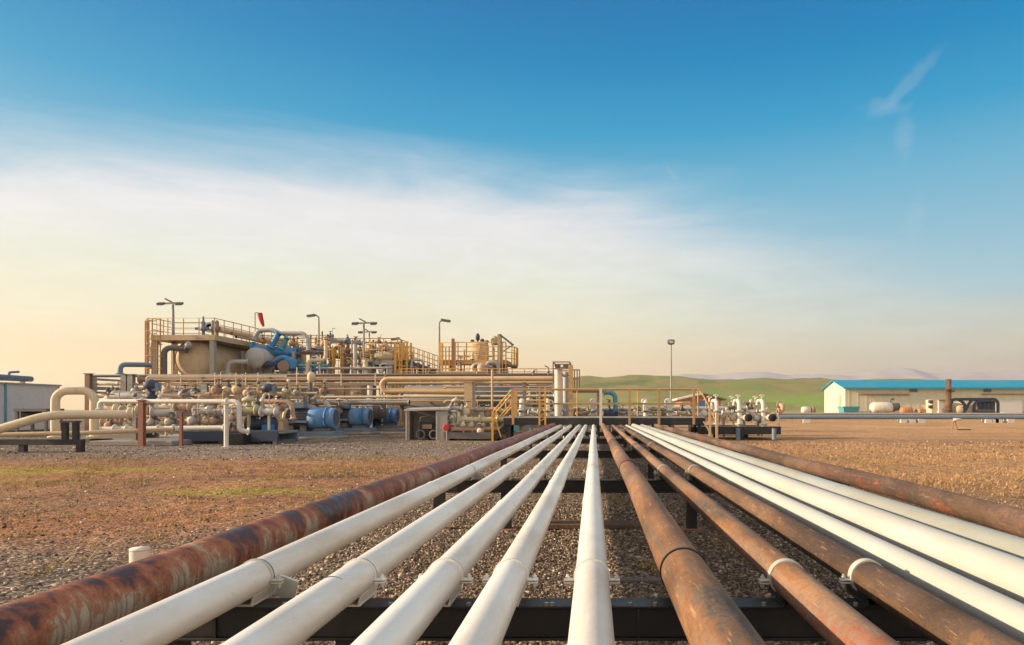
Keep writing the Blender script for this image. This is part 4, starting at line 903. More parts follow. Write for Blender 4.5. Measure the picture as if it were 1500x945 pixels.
MB().bb(TX(403,27.4), TX(419,27.4), 27.15, 27.75, 0, .059).build('foot', M['concrete'], cb)

# ------------------------------------------------------------------ three big motors
def motor(pxa, pxb, pxc, pyc, d, label):
    R = .45; xa, xb, xc = TX(pxa,d), TX(pxb,d), TX(pxc,d); z = .30+R+.08
    r = thing('pump_motor', label, 'motor', ((xa+xc)/2, d, 0), 'blue capped motors in a row')
    MB().lathe((xa,d,z), (1,0,0), [(0,R*.55),(.05,R*.95),(.16,R*.97),(.17,R*.8)], 24).build('end_bell', M['cream'], r)
    MB().lathe((xa+.172,d,z), (1,0,0), [(0,R*.82),(xb-xa-.2,R*.82)], 24).build('motor_body', M['dgrey'], r)
    f = MB()
    for k in range(22):
        th = 2*PI*k/22; cy, cz = math.cos(th), math.sin(th)
        f.bar((xa+.2,d+cy*R*.88,z+cz*R*.88), (xb-.06,d+cy*R*.88,z+cz*R*.88), .022, .05)
    f.build('cooling_fins', M['navy'], r)
    MB().bar((xa+.15,d-R*.96,z-.12), (xb,d-R*.96,z-.12), .06, .09).build('side_rail', M['bluegrey'], r)
    MB().lathe((xb-.02,d,z), (1,0,0), [(0,R*.9),(.04,R*1.0),(xc-xb-.36,R*1.02)], 28).build('fan_cowl', M['motorblue'], r)
    MB().lathe((xc-.38,d,z), (1,0,0), [(0,R*1.03),(.0,R*1.07),(.06,R*1.07),(.06,R*1.0)], 28).build('cowl_band', M['blue'], r)
    c2 = MB().lathe((xc-.318,d,z), (1,0,0), [(0,R*1.0),(.25,R*.98),(.31,R*.90),(.315,R*.78),(.26,R*.74),(.24,.02)], 28).build('cowl_end', M['motorblue'], r)
    g = MB(); g.ring((xc-.01,d,z), (1,0,0), R*.60, .012, 24, 5); g.ring((xc-.01,d,z), (1,0,0), R*.40, .012, 24, 5); g.ring((xc-.01,d,z), (1,0,0), R*.2, .012, 18, 5)
    for k in range(8): th = PI*k/8; g.cyl((xc-.012,d+math.cos(th)*R*.76,z+math.sin(th)*R*.76), (xc-.012,d-math.cos(th)*R*.76,z-math.sin(th)*R*.76), .010, 5)
    g.build('grille', M['dgrey'], c2)
    MB().box(((xa+xb)/2+.1,d-.1,z+R+.10), (.5,.4,.26)).build('terminal_box', M['bluegrey'], r, bevel=.02)
    for x in (xa+.35, xb-.2):
        MB().bb(x-.12, x+.12, d-R*.8, d+R*.8, .302, z-R*.62).build('motor_foot', M['dgrey'], r)
    MB().bb(xc-.75, xc-.15, d-R*.75, d+R*.75, .302, z-R*.9).build('motor_foot', M['dgrey'], r)
    MB().bb(xa-.15, xc+.10, d-R*1.25, d+R*1.25, .121, .30).build('base_skid', M['bluegrey'], r, bevel=.015)
    MB().bb(xa-.3, xc+.25, d-R*1.6, d+R*1.6, 0, .12).build('footing', M['concrete'], r, bevel=.02)
    return r
motor(418, 456, 493, 622, 28.2, 'nearest and largest blue capped motor, leftmost of the row'); motor(491, 515, 543, 619, 33.4, 'middle blue capped motor of the row'); motor(541, 558, 583, 616, 39.0, 'smallest blue capped motor, farthest of the row')

# ------------------------------------------------------------------ shelter with dark machine
D = 26.6; sh = thing('open_shelter', 'small open fronted metal shelter with a grey roof beside the pipes', 'shelter', (TX(625,D), D, 0))
xa, xb = TX(594.5,D), TX(656,D); zt = TZ(599,D)
MB().add([(xa-.05,D-.1,zt-.08),(xb+.05,D-.1,zt-.04),(xb+.05,D+1.2,zt+.02),(xa-.05,D+1.2,zt-.02),(xa-.05,D-.1,zt-.01),(xb+.05,D-.1,zt+.03),(xb+.05,D+1.2,zt+.09),(xa-.05,D+1.2,zt+.05)],
         [(3,2,1,0),(4,5,6,7),(0,1,5,4),(1,2,6,5),(2,3,7,6),(3,0,4,7)]).build('roof', M['lgrey'], sh)
MB().bb(TX(641,D), xb, D-.04, D+.02, 0, zt-.09).build('front_panel', M['grey'], sh); MB().bb(xb-.03, xb, D+.023, D+1.1, 0, zt-.06).build('side_wall', M['grey'], sh)
MB().bb(xa, xb-.032, D+1.07, D+1.1, .0, zt-.06).build('rear_wall', M['grey'], sh); MB().bb(xa, xa+.03, D+.4, D+1.068, 0, zt-.09).build('side_wall', M['grey'], sh)
for px in (595.5, 640): MB().bb(TX(px,D)-.03, TX(px,D)+.03, D-.05, D+.01, 0, zt-.09).build('shelter_post', M['lgrey'], sh)
mc = thing('dark_machine', 'dark cabinet machine with a round wheel parked inside the open shelter', 'machine', (TX(625,D), D, 0))
MB().bb(TX(612,D), TX(639,D), D+.1, D+.85, .10, TZ(617,D)).build('machine_body', M['dark'], mc, bevel=.03)
MB().ring((TX(615.5,D),D+.05,.22), (0,1,0), .16, .035, 20, 8).build('wheel', M['dgrey'], mc); MB().ring((TX(635,D),D+.05,.22), (0,1,0), .16, .035, 20, 8).build('wheel', M['dgrey'], mc)
MB().bb(TX(618,D), TX(632,D), D+.06, D+.098, .45, .62).build('front_plate', M['brown'], mc); MB().tube(fillet([(TX(614,D),D+.2,.75),(TX(614,D),D+.2,.9),(TX(630,D),D+.2,.95)],.05), .02, 8).build('handle', M['dgrey'], mc)
rx = thing('red_box', 'small red box fixed on a thin post right of the shelter', 'box', (TX(654.5,26.2), 26.2, 0))
MB().lathe((TX(654.5,26.2),26.05,TZ(626,26.2)), (0,1,0), [(0,.10),(.02,.13),(.22,.13),(.25,.05)], 14).build('box_body', M['red'], rx); MB().cyl((TX(654.5,26.2),26.2,0), (TX(654.5,26.2),26.2,.44), .025, 8).build('thin_post', M['grey'], rx)

# piping between shelter and walkway
pipe('pale_pipe', [T(664,599.5,27.4), T(752,599.5,27.4)], .14, M['peach'], 'pinkish pipe right of the shelter, upper one', 'pipe', flanges=[(T(700,599.5,27.4),(1,0,0))])
pipe('pale_pipe', [T(673,615.5,26.9), T(748,615,27)], .24, M['olive'], 'thick pale olive pipe right of the shelter', 'pipe', flanges=[(T(702,615.3,26.9),(1,0,0)),(T(730,615.2,26.9),(-1,0,0))], n=20)
pipe('pale_pipe', [T(662,629,26.8), T(748,628,26.9)], .16, M['peach'], 'low pinkish pipe right of the shelter, on the skid', 'pipe')
s3 = thing('skid_frame', 'brown grey skid frame on the ground right of the shelter', 'skid', (TX(700,26.7), 26.7, 0))
for y in (26.3, 27.6): MB().bb(TX(650,26.3), TX(742,26.3), y, y+.1, .08, .32).build('skid_beam', M['dgrey'], s3)
MB().bb(TX(652,26.3), TX(740,26.3), 26.41, 27.59, .24, .28).build('deck_plate', M['brown'], s3)
for px in (655, 738): MB().bb(TX(px,26.3)-.08, TX(px,26.3)+.08, 26.3, 27.7, 0, .079).build('skid_foot', M['dgrey'], s3)
SV = [(664,612,26.9,24,'gate','z','offwhite','white valve hugging the right wall of the shelter'),(668,598,27.3,22,'globe','x','lgrey','pale grey valve above the white one at the shelter wall'),(684,604,27.6,24,'gate','y','cream','cream wheel valve left of the thick tan post foot'),(702,600,27.4,18,'ball','x','grey','grey ball valve right of the thick tan post'),
      (716,607,27.6,20,'gate','y','brown','brown wheel valve left of the stair foot'),(736,602,27.4,20,'gate','x','olive','pale olive valve behind the stair rail'),(679,622,26.8,14,'ball','y','offwhite','small white valve under the thick olive pipe, left end'),(692,622,26.8,14,'ball','y','lgrey','small grey valve under the thick olive pipe, middle'),(704,631,26.6,16,'gate','y','cream','small cream wheel valve low on the skid right of the shelter'),
      (790,590,31,20,'gate','y','grey','grey valve behind the lattice rail post'),(776,588,31,20,'gate','y','cream','cream valve behind the top of the yellow stair'),(758,592,31,20,'gate','y','peach','pink valve just left behind the leftmost gooseneck'),(742,590,31,18,'ball','x','tan','tan valve behind the yellow stair rail')]
for (px, py, d, s, k, ax, mt, lab) in SV: valve(px, py, d, s, M[mt], lab, k, ax, M[['rustpost','dgrey','olive'][int(px) % 3]], 'valves between shelter and walkway')

# big horizontal vessels low behind the rack
def hvessel(p0, p1, R, mat, label, name='storage_vessel', band=None, saddle=True):
    p0, p1 = Vector(p0), Vector(p1); ax = (p1-p0).normalized(); l = (p1-p0).length; h = R*.38
    r = thing(name, label, 'vessel', ((p0.x+p1.x)/2, (p0.y+p1.y)/2, 0))
    MB().lathe(p0, ax, [(0,R),(l,R)], 36).build('shell', mat, r)
    dome = [(h*(math.sin(t*PI/2/7)), R*math.cos(t*PI/2/7)*.999) for t in range(8)]
    MB().lathe(p0+ax*.001, -ax, dome, 36).build('dished_end', mat, r); MB().lathe(p1-ax*.001, ax, dome, 36).build('dished_end', mat, r)
    for q in (0.0, l*.5, l): MB().lathe(p0+ax*(q-.03), ax, [(0,R*1.0),(.0,R+.018),(.06,R+.018),(.06,R*1.0)], 36).build('seam_ring', mat, r)
    if saddle:
        for q in (l*.2, l*.8):
            c = p0+ax*q; wv = Vector((-ax.y, ax.x, 0))
            MB().box((c.x,c.y,(c.z-R*.55)/2), (R*1.5 if abs(ax.y) > .5 else .25, .25 if abs(ax.y) > .5 else R*1.5, c.z-R*.55)).build('saddle', M['grey'], r)
    return r
hvessel(T(592,583,37.5), T(805,582,37.5), .68, M['dgrey'], 'long dark grey vessel lying behind the shelter and the tan post')
hvessel(T(250,568,38), T(330,568,38), .55, M['brown'], 'reddish brown vessel lying behind the pale rack post')
hvessel(T(440,600,38), T(560,600,38), .5, M['dgrey'], 'dark grey vessel lying behind the three motors')
tq = thing('blue_tarp_box', 'turquoise box with a sloping dark cover seen above the yellow stair', 'box', (TX(762,35), 35, 0))
MB().bb(TX(748,35), TX(772,35), 34.8, 36, .1, TZ(563.5,35)).build('box_body', M['teal'], tq); MB().bar(T(769,562,34.7), T(784,572,34.7), .18, .1).build('cover', M['dgrey'], tq)
for px in (750, 770): MB().bb(TX(px,35)-.06, TX(px,35)+.06, 34.9, 35.9, 0, .099).build('foot', M['grey'], tq)

# ------------------------------------------------------------------ raised vessel with walkway (upper left)
hvessel((-25.3,43.2,TZ(526,43.2)), (-25.3,51.5,TZ(526,43.2)), 1.22, M['tan'], 'large tan horizontal vessel under the upper walkway, its domed end facing the viewer', 'separator_vessel')
zt1 = TZ(493, 43)
up = thing('vessel_platform', 'tan and orange railed upper walkway over the large tan vessel', 'platform', (-25, 45, 0))
xA, xB = TX(232,43), TX(322,43)
grid_deck(up, xA, xB, 42.4, 44.6, zt1, M['dgrey'], M['tan'], .3)
grid_deck(up, xB-2.0, xB, 44.75, 53.0, zt1, M['dgrey'], M['tan'], .3)
handrail(up, [(xA,44.6,zt1),(xA,42.4,zt1),(xB,42.4,zt1),(xB,44.6,zt1),(xB,53.0,zt1)], 1.08, 1.0, M['ochre'], .028, 2)
handrail(up, [(xA,44.6,zt1),(xB-2.0,44.6,zt1),(xB-2.0,53.0,zt1)], 1.08, 1.3, M['ochre'], .028, 2)
for (x, y) in ((xB-.15,42.5),(xA+.1,42.5),(xB-.15,52.5),(xB-1.9,52.5),(xA+.1,44.5)): MB().bb(x-.14, x+.14, y-.14, y+.14, 0, zt1-.31).build('platform_leg', M['grey'], up)
tw = thing('ladder_tower', 'orange lit ladder tower with a caged ladder at the left end of the upper walkway', 'ladder', (TX(224,42), 42, 0))
MB().bb(TX(213.5,42), TX(217.5,42), 41.9, 42.1, 0, TZ(470,42)).build('tower_post', M['orange'], tw)  # tan post made orange: warmth of the low sun put into its colour
ladder(tw, TX(229,42), 42.0, 0, zt1, .5, M['ochre'], True, -1)
for py in (470, 489, 497, 510): MB().bar(T(215,py,41.95), T(229,py,41.95), .06).build('tower_tie', M['ochre'], tw)
pipe('vessel_pipe', [T(222,536,42.6), T(222,503,42.6), T(236,503,42.9)], .22, M['grey'], 'grey pipe standing beside the ladder tower', 'pipe', bend=1.2)
pipe('vessel_pipe', [T(240.5,552,42.2), T(240.5,509,42.2), T(274,511,42.6)], .34, M['dgrey'], 'thick dark pipe bending towards the dome of the tan vessel', 'pipe', bend=1.1, n=18)
pipe('vessel_pipe', [T(254,552,43), T(254,512,43)], .16, M['tan'], 'thin upright tan pipe in front of the tan vessel dome', 'pipe')
pipe('walkway_pipe', [(TX(305,43.5),43.6,TZ(479,43.5)), (TX(305,43.5),53.0,TZ(479,43.5))], .42, M['cream'], 'thick cream pipe running along the upper walkway away from the viewer', 'pipe', n=18)
tag(MB().lathe(T(276,505.5,42.2), (0,-1,0), [(0,.22),(.05,.24),(.06,.16),(.12,.15),(.13,.05)], 18).build('manway', M['grey']), 'round grey manway cover hanging under the upper walkway', 'manway')
for (px, py, lab) in ((298,474,'dark relief valve standing tall on the upper walkway'),(312,478,'dark relief valve on the upper walkway next to the tall one'),(318,479,'brown relief valve at the bend of the upper walkway')):
    d = 43.2; p = T(px,py,d); r = thing('relief_valve', lab, 'valve', (p.x, p.y, zt1), 'relief valves on the upper walkway')
    MB().lathe((p.x,p.y,zt1), (0,0,1), [(0,.16),(.06,.16),(.06,.09),(.35,.09),(.4,.2),(.62,.2),(.68,.1),(.95,.12),(1.0,.06),(1.3 if px == 298 else 1.05,.05)], 12).build('valve_body', M['bluegrey' if px != 318 else 'brown'], r)
    MB().cyl((p.x,p.y,zt1+.52), (p.x-.5,p.y,zt1+.52), .09, 10).build('outlet', M['bluegrey' if px != 318 else 'brown'], r)

# ------------------------------------------------------------------ blue piping cluster
hvessel((TX(374,45),45,TZ(524,45)), (TX(374,45),51,TZ(524,45)), .66, M['lgrey'], 'smaller pale vessel with a white domed end left of the blue pipes', 'small_vessel')
pipe('white_elbow_pipe', [T(334,548,44), T(334,530,44), T(364,530,44.4)], .30, M['lgrey'], 'pale elbow pipe leading to the white domed vessel end', 'pipe', bend=1.2, n=18)
pipe('grey_arch_pipe', [T(372,497,46), T(379,484,46), T(398,483.5,46), T(409,488,46), T(444,488.5,46), T(452,497,46), T(452,514,46)], .30, M['lgrey'], 'pale grey pipe arching over the blue cluster', 'pipe', bend=1.3, n=16)
pipe('blue_header', [T(369,511.5,46), T(436,517,46.5)], .62, M['blue'], 'thick blue header pipe, nearly level', 'header pipe', n=20)
pipe('blue_strut_pipe', [T(397,509,45.9), T(409,487,45.9)], .38, M['blue'], 'slanted blue pipe, left one, rising from the blue header', 'pipe'); pipe('blue_strut_pipe', [T(411,511,46.1), T(421,494,46.1)], .34, M['teal'], 'slanted pale blue pipe, right one, rising from the header', 'pipe')
bb = thing('blue_blower', 'bright blue curved blower housing under the blue header', 'blower', (TX(418,45.4), 45.4, 0))
MB().ring(T(415,536,45.4), (0,1,0), .56, .17, 20, 10, arc=(PI-.35, 2*PI+.35)).build('housing', M['blue'], bb); MB().box(T(427,532,45.5), (.9,.5,.6), 0, 0, .25).build('outlet', M['blue'], bb, bevel=.05)
MB().cyl(T(415,536,45.0), T(415,536,45.8), .36, 20).build('fan_hub', M['brown'], bb); MB().lathe(T(383,533,45.4), (1,0,-.05), [(0,.12),(.05,.28),(.3,.3),(.5,.2),(.9,.22),(1.0,.34),(1.1,.34),(1.15,.1)], 14).build('drive_shaft', M['navy'], bb)
for px in (405, 425): MB().bb(TX(px,45.4)-.08, TX(px,45.4)+.08, 45.2, 45.6, 0, TZ(544,45.4)).build('blower_leg', M['grey'], bb)
for k, (a, b, y, mt, lab) in enumerate(((430,482,535,'teal','pale blue pipe level right of the blue blower, upper one'),(425,482,541,'blue','blue pipe level right of the blue blower, lower one'),(440,478,511,'bluegrey','dark teal pipe level right of the blue header'),(436,478,516.5,'brown','brown pipe level just under the dark teal one'),(395,440,545,'lgrey','pale rail pipe in front of the blue blower'))):
    pipe('level_pipe', [T(a,y,45.5+k*.4), T(b,y+.5,45.5+k*.4)], .2 if k < 4 else .1, M[mt], lab, 'pipe')
pipe('cream_bend_pipe', [T(477.5,496,44.5), T(477.5,528,44.5), T(451,528,44.3), T(450,548,44.3)], .24, M['cream'], 'cream pipe stepping down twice right of the blue cluster', 'pipe', bend=1.3)
for px, lab in ((362,'grey leg frame under the white domed vessel'),(388,'grey leg frame under the blue header, left'),(435,'grey leg frame under the blue header, right')):
    r = thing('leg_frame', lab, 'support frame', (TX(px,46.4), 46.4, 0))
    for y in (45.9, 47.0): MB().bb(TX(px,46.4)-.09, TX(px,46.4)+.09, y-.09, y+.09, 0, TZ(519,46.4)).build('frame_leg', M['grey'], r)
    MB().bb(TX(px,46.4)-.1, TX(px,46.4)+.1, 45.8, 47.1, TZ(519,46.4)+.001, TZ(518,46.4)+.1).build('frame_head', M['grey'], r)
ws = thing('windsock', 'limp red windsock hanging from a thin pole above the blue pipes', 'windsock', (TX(379,47), 47, 0))
MB().cyl((TX(373.5,47),47,0), (TX(373.5,47),47,TZ(458,47)), .04, 8).build('pole', M['lgrey'], ws)
MB().tube([T(380.5,459,47), T(382,466,47), T(384.5,474,47), T(386,478,47)], .1, 12, True, [.17,.16,.12,.07]).build('sock', M['red'], ws)
MB().tube([T(373.5,459,47), T(377,457.6,47), T(380.5,459,47)], .022, 6).build('swivel_arm', M['dgrey'], ws)

# ------------------------------------------------------------------ yellow middle platforms
mp_ = thing('middle_platform', 'yellow railed platform with a pale deck beam in the middle of the plant', 'platform', (TX(560,47), 47, 0))
zm = TZ(528.5, 46.5); xA, xB = TX(536,46.5), TX(584,46.5)
grid_deck(mp_, xA, xB, 46.5, 49, zm, M['dgrey'], M['lgrey'], .28)
handrail(mp_, [(xA,49,zm),(xA,46.5,zm),(xB,46.5,zm),(xB,49,zm)], 1.15, .9, M['yellow'], .03, 2)
for px in (540, 570.5): MB().bb(TX(px,46.5)-.18, TX(px,46.5)+.18, 46.55, 46.9, 0, zm-.29).build('platform_leg', M['olive'], mp_)
MB().bar(T(558,548,46.6), T(568,533,46.6), .14).build('brace', M['lgrey'], mp_)
tag(MB().lathe((TX(547,47.4),47.4,zm+.32), (1,0,0), [(0,.05),(.1,.28),(.3,.34),(1.1,.34),(1.3,.26),(1.4,.05)], 16).box((TX(562,47.4),47.4,zm+.05), (.9,.5,.09)).build('yellow_actuator', M['olive']), 'yellow olive drum lying on the pale middle platform', 'drum')
up2 = thing('upper_rail_deck', 'upper brown and yellow railed deck behind the T shaped floodlights', 'platform', (TX(530,50), 50, 0))
zu = TZ(518, 49.5); xA, xB = TX(482,49.5), TX(582,49.5)
grid_deck(up2, xA, xB, 49.5, 52, zu, M['brown'], M['ochre'], .25)
handrail(up2, [(xA,49.5,zu),(xB,49.5,zu),(xB,52,zu)], 1.1, 1.0, M['yellow'], .03, 2)
for px in (484, 505, 545, 579): MB().bb(TX(px,49.5)-.1, TX(px,49.5)+.1, 49.6, 49.8, 0, zu-.26).build('platform_leg', M['brown'], up2)
for px in (484, 579): MB().bb(TX(px,49.5)-.1, TX(px,49.5)+.1, 51.7, 51.9, 0, zu-.26).build('platform_leg', M['brown'], up2)
yl = thing('caged_ladder', 'bright yellow caged ladder left of the T shaped floodlight', 'ladder', (TX(493,46), 46, 0))
ladder(yl, TX(493,46), 46, 0, TZ(528,46), .55, M['yellow'], True, -1)
for px in (488, 498.5): MB().bb(TX(px,46)-.05, TX(px,46)+.05, 46.1, 46.2, 0, TZ(512,46)).build('ladder_post', M['yellow'], yl)
yt = thing('yellow_tower', 'tall yellow ladder tower right of the middle platform', 'ladder tower', (TX(590,46.6), 46.6, 0))
for px in (581, 588, 598.5):
    for y in (46.2, 47.2): MB().bb(TX(px,46.6)-.06, TX(px,46.6)+.06, y-.05, y+.05, 0, TZ(501 if px > 582 else 503,46.6)).build('tower_post', M['yellow'], yt)
ladder(yt, TX(584.5,46.1), 46.1, 0, TZ(525,46.1), .4, M['yellow'], False)
for py in (502, 509, 517, 525, 527, 536): MB().bar(T(581,py,46.2), T(598.5,py,46.2), .07).build('tower_tie', M['yellow'], yt)
MB().bb(TX(581,46.6), TX(599,46.6), 46.26, 47.14, TZ(526,46.6)-.12, TZ(526,46.6)).build('landing', M['ochre'], yt)
sl_ = thing('stair_walkway', 'long railed walkway sloping down from the yellow tower to the right', 'walkway', (TX(620,47), 47, 0))
a0, b0 = T(599,529,46.9), T(644,545,46.9)
for y in (0, 1.0): MB().bar(a0+Vector((0,y,-.1)), b0+Vector((0,y,-.1)), .08, .3).build('stringer', M['dgrey'], sl_)
MB().bar(a0+Vector((0,.5,-.02)), b0+Vector((0,.5,-.02)), .9, .05).build('walk_plate', M['dgrey'], sl_)
for y in (0, 1.0):
    for h in (1.05, .7, .36): MB().cyl(a0+Vector((0,y,h)), b0+Vector((0,y,h)), .024, 8).build('hand_rail', M['yellow'], sl_)
    for k in range(7):
        p = a0.lerp(b0, k/6)+Vector((0,y,0)); MB().cyl(p, p+Vector((0,0,1.05)), .03, 8).build('rail_post', M['ochre'], sl_)
for t in (.1, .55, .95):
    p = a0.lerp(b0, t); MB().bb(p.x-.08, p.x+.08, p.y+.2, p.y+.8, 0, p.z-.12).build('walkway_leg', M['grey'], sl_)
pipe('top_header', [T(479,497,48.6), T(506,501,48.6), T(532,503,48.6)], .28, M['bluegrey'], 'purple grey pipe lying along the top of the middle platforms', 'header pipe', bend=2)
pipe('top_header', [T(532,502,50.5), T(586,502.5,50.5)], .16, M['brown'], 'thin brown pipe running level right of the T shaped floodlights', 'header pipe')
pipe('pink_bend_pipe', [T(560,520,48.2), T(556,507,48.2), T(566,505,48.2), T(575,516,48.2)], .26, M['peach'], 'faded pink bent pipe on the middle platform', 'pipe', bend=1.2)
MV = [(484,492,48.6,10,'gate','x','bluegrey','small dark valve at the left end of the purple grey top pipe'),(509,498,48.6,11,'gate','y','bluegrey','dark valve on the purple grey top pipe, middle'),(520,500,48.6,10,'gate','x','peach','pink valve on the purple grey top pipe near the T floodlight'),(497,509,48.4,14,'gate','y','tan','tan valve above the yellow caged ladder'),(508,514,48.2,14,'gate','y','brown','brown valve right of the yellow caged ladder'),
      (527,512,48.2,14,'ball','x','ochre','ochre valve behind the T shaped floodlight pole'),(546,513,48,14,'gate','y','peach','pink valve on the middle platform, left half'),(555,501,50.5,10,'gate','y','brown','brown valve on the thin brown top pipe'),(476,503,47,14,'gate','y','ochre','ochre valve behind the cream stepping pipe'),(466,510,47,16,'gate','y','tan','tan valve between the grey arch and the cream stepping pipe'),(512,531,46.6,14,'gate','y','olive','pale olive valve right of the ladder foot'),(527,541,46,14,'ball','x','lgrey','pale valve low between the two pale posts'),(385,500,47,13,'gate','y','ochre','ochre valve under the left end of the grey arch'),(430,503,48,16,'gate','y','ochre','ochre valve framed by the grey arch')]
for (px, py, d, s, k, ax, mt, lab) in MV: valve(px, py, d, s, M[mt], lab, k, ax, M[['yellow','brown','ochre'][int(px) % 3]], 'valves among the middle platforms')
post(520.5, 503, 45.2, .26, M['lgrey'], 'pale post left of the T shaped floodlight pole', 'O', 'pale_column'); post(535.5, 526, 45.2, .30, M['cream'], 'short cream post right of the T shaped floodlight pole', 'O', 'pale_column')
pipe('level_pipe', [T(470,539.5,45), T(575,539,45)], .16, M['lgrey'], 'pale pipe level under the middle platform', 'pipe', legs=[(TX(480,45),45,TZ(541,45)),(TX(560,45),45,TZ(541,45))])
pipe('level_pipe', [T(545,537,47.8), T(600,536,47.8)], .4, M['bluegrey'], 'thick blue grey pipe in the shade under the middle platform', 'pipe')
hvessel((TX(612,47.5),48,TZ(548,47.5)), (TX(640,47.5),48.2,TZ(548,47.5)), .45, M['lgrey'], 'pale vessel under the sloping walkway', 'small_vessel')

# ------------------------------------------------------------------ right vessel with round platform
dv = 44.5; vt = thing('upright_vessel', 'tan upright vessel with a round top inside the right yellow platform', 'vessel', (TX(702,dv), dv, 0))
cx = TX(702,dv)
MB().lathe((cx,dv,0), (0,0,1), [(0,.62),(TZ(507,dv)-.0,.62)], 32).build('shell', M['tan'], vt)
MB().lathe((cx,dv,TZ(507,dv)-.001), (0,0,1), [(0,.62),(.08,.60),(.18,.5),(.26,.3),(.29,.05)], 32).build('dished_end', M['tan'], vt)
for dx, h in ((-.45,.35),(-.1,.75),(.2,.4),(.5,.3)):
    MB().lathe((cx+dx,dv,TZ(507,dv)+.08), (0,0,1), [(0,.07),(h*.4,.07),(h*.45,.14),(h*.8,.14),(h,.05)], 10).build('nozzle', M['navy'], vt)
MB().lathe((cx+.95,dv+.3,TZ(505,dv)), (0,0,1), [(0,.2),(.3,.24),(.5,.24),(.6,.1)], 12).build('top_valve', M['olive'], vt)
ds = thing('domed_separator', 'grey domed horizontal vessel under the right yellow platform', 'vessel', (TX(705,43), 45.6, 0))
hx0, hx1 = TX(672,44.2), TX(740,44.2)
MB().lathe((hx0,45.9,TZ(543,44.2)), (1,0,0), [(0,.05),(.12,.45),(.3,.62),(hx1-hx0-.3,.62),(hx1-hx0-.12,.45),(hx1-hx0,.05)], 28).build('shell', M['lgrey'], ds)
for px in (685, 728): MB().bb(TX(px,44.2)-.12, TX(px,44.2)+.12, 45.5, 46.3, 0, TZ(543,44.2)-.35).build('saddle', M['grey'], ds)
rp2 = thing('round_platform', 'yellow and orange railed platform round the tan upright vessel on the right', 'platform', (TX(700,dv), dv, 0))
zr = TZ(528, 43.4); xA, xB = TX(645,43.4), TX(741,43.4)
grid_deck(rp2, xA, xB, 43.4, 43.82, zr, M['dgrey'], M['ochre'], .25)
grid_deck(rp2, TX(718,43.4), xB, 43.95, 46.2, zr, M['dgrey'], M['ochre'], .25)
handrail(rp2, [(xA,43.8,zr),(xA,43.4,zr),(xB,43.4,zr)], 1.15, .85, M['yellow'], .032, 3)
arcp = [(xB+.45*math.sin(t*PI/10)*1.3, 43.4+1.4-1.4*math.cos(t*PI/10), zr-.25) for t in range(11)]
handrail(rp2, arcp, 1.15, .5, M['yellow'], .03, 2)
MB().add([p for q in arcp for p in ((q[0],q[1],q[2]-.1),(xB+.1,q[1],q[2]-.1))]+[p for q in arcp for p in ((q[0],q[1],q[2]),(xB+.1,q[1],q[2]))],
         [(2*i,2*i+1,2*i+3,2*i+2) for i in range(10)]+[(22+2*i,24+2*i,25+2*i,23+2*i) for i in range(10)]+[(2*i,2*i+2,24+2*i,22+2*i) for i in range(10)]).build('round_landing', M['dgrey'], rp2)
for px, w, py, mt in ((648,.10,503,'ochre'),(653,.07,508,'yellow'),(658,.07,508,'yellow'),(663.5,.17,496,'rustpost'),(667,.08,502,'yellow'),(671,.06,502,'ochre'),(712,.08,506,'yellow'),(722,.08,503,'ochre'),(731.5,.13,498,'tan'),(736,.08,500,'ochre'),(741,.08,503,'ochre')):
    MB().bb(TX(px,43.3)-w/2, TX(px,43.3)+w/2, 43.25, 43.25+w, 0 if px in (648,663.5,667,731.5,741) else zr-.9, TZ(py,43.3)).build('platform_post', M[mt], rp2)
for py in (540, 535): MB().bar(T(645,py,43.3), T(671,py,43.3), .06).build('tie_bar', M['yellow'], rp2)
hd = thing('hinged_hood', 'grey sloping hood cover at the top of the right platform', 'hood', (TX(743,43.9), 43.9, zr))
MB().bar(T(733,491,43.9), T(751,505,43.9), .9, .12).build('hood_plate', M['dgrey'], hd); MB().bb(TX(732,43.9)-.12, TX(732,43.9)+.12, 43.7, 44.0, zr, TZ(490,43.9)).build('hood_post', M['olive'], hd)
MB().bar(T(737,515,43.9), T(750,506,43.9), .07).build('stay_bar', M['tan'], hd)
pp = thing('pink_pump', 'faded pink cylinder under the right platform beside the white pipes', 'pump', (TX(706,42.4), 42.4, 0))
MB().lathe((TX(706,42.4),42.4,TZ(549,42.4)), (0,0,1), [(0,.28),(.1,.30),(.55,.30),(.65,.2),(.72,.05)], 18).build('pump_body', M['peach'], pp); MB().bb(TX(706,42.4)-.2, TX(706,42.4)+.2, 42.2, 42.6, 0, TZ(549,42.4)).build('pedestal', M['grey'], pp)
pipe('white_elbow_pipe', [T(712,548,43), T(712,531,43), T(729,531,43.2), T(731,548,43.2)], .26, M['lgrey'], 'pale arched pipe under the right side of the round platform', 'pipe', bend=1.2)
pipe('small_header', [T(640,546,42), T(700,546,42)], .2, M['tan'], 'tan pipe in the shade under the left part of the round platform', 'pipe')

# ------------------------------------------------------------------ floodlights
lamp(253.5, 444, zt1, 43, 'T', 'leftmost T shaped floodlight pole standing on the upper walkway', (237, 264))
lamp(467, 470, 0, 49, 'arm', 'floodlight with a left pointing curved arm near the blue pipes', 456)
lamp(533, 473, 0, 46, 'T', 'tallest T shaped floodlight pole in the middle of the plant', (521, 548))
lamp(541, 486, 0, 58, 'T', 'smaller T shaped floodlight close behind the tall one', (529, 548.5))
lamp(588, 504, 0, 50, 'arm', 'low floodlight on a short arm above the yellow tower', 579)
lamp(643.5, 478, 0, 45, 'arm', 'floodlight on a slim pole with a right pointing arm beside the round platform', 653)

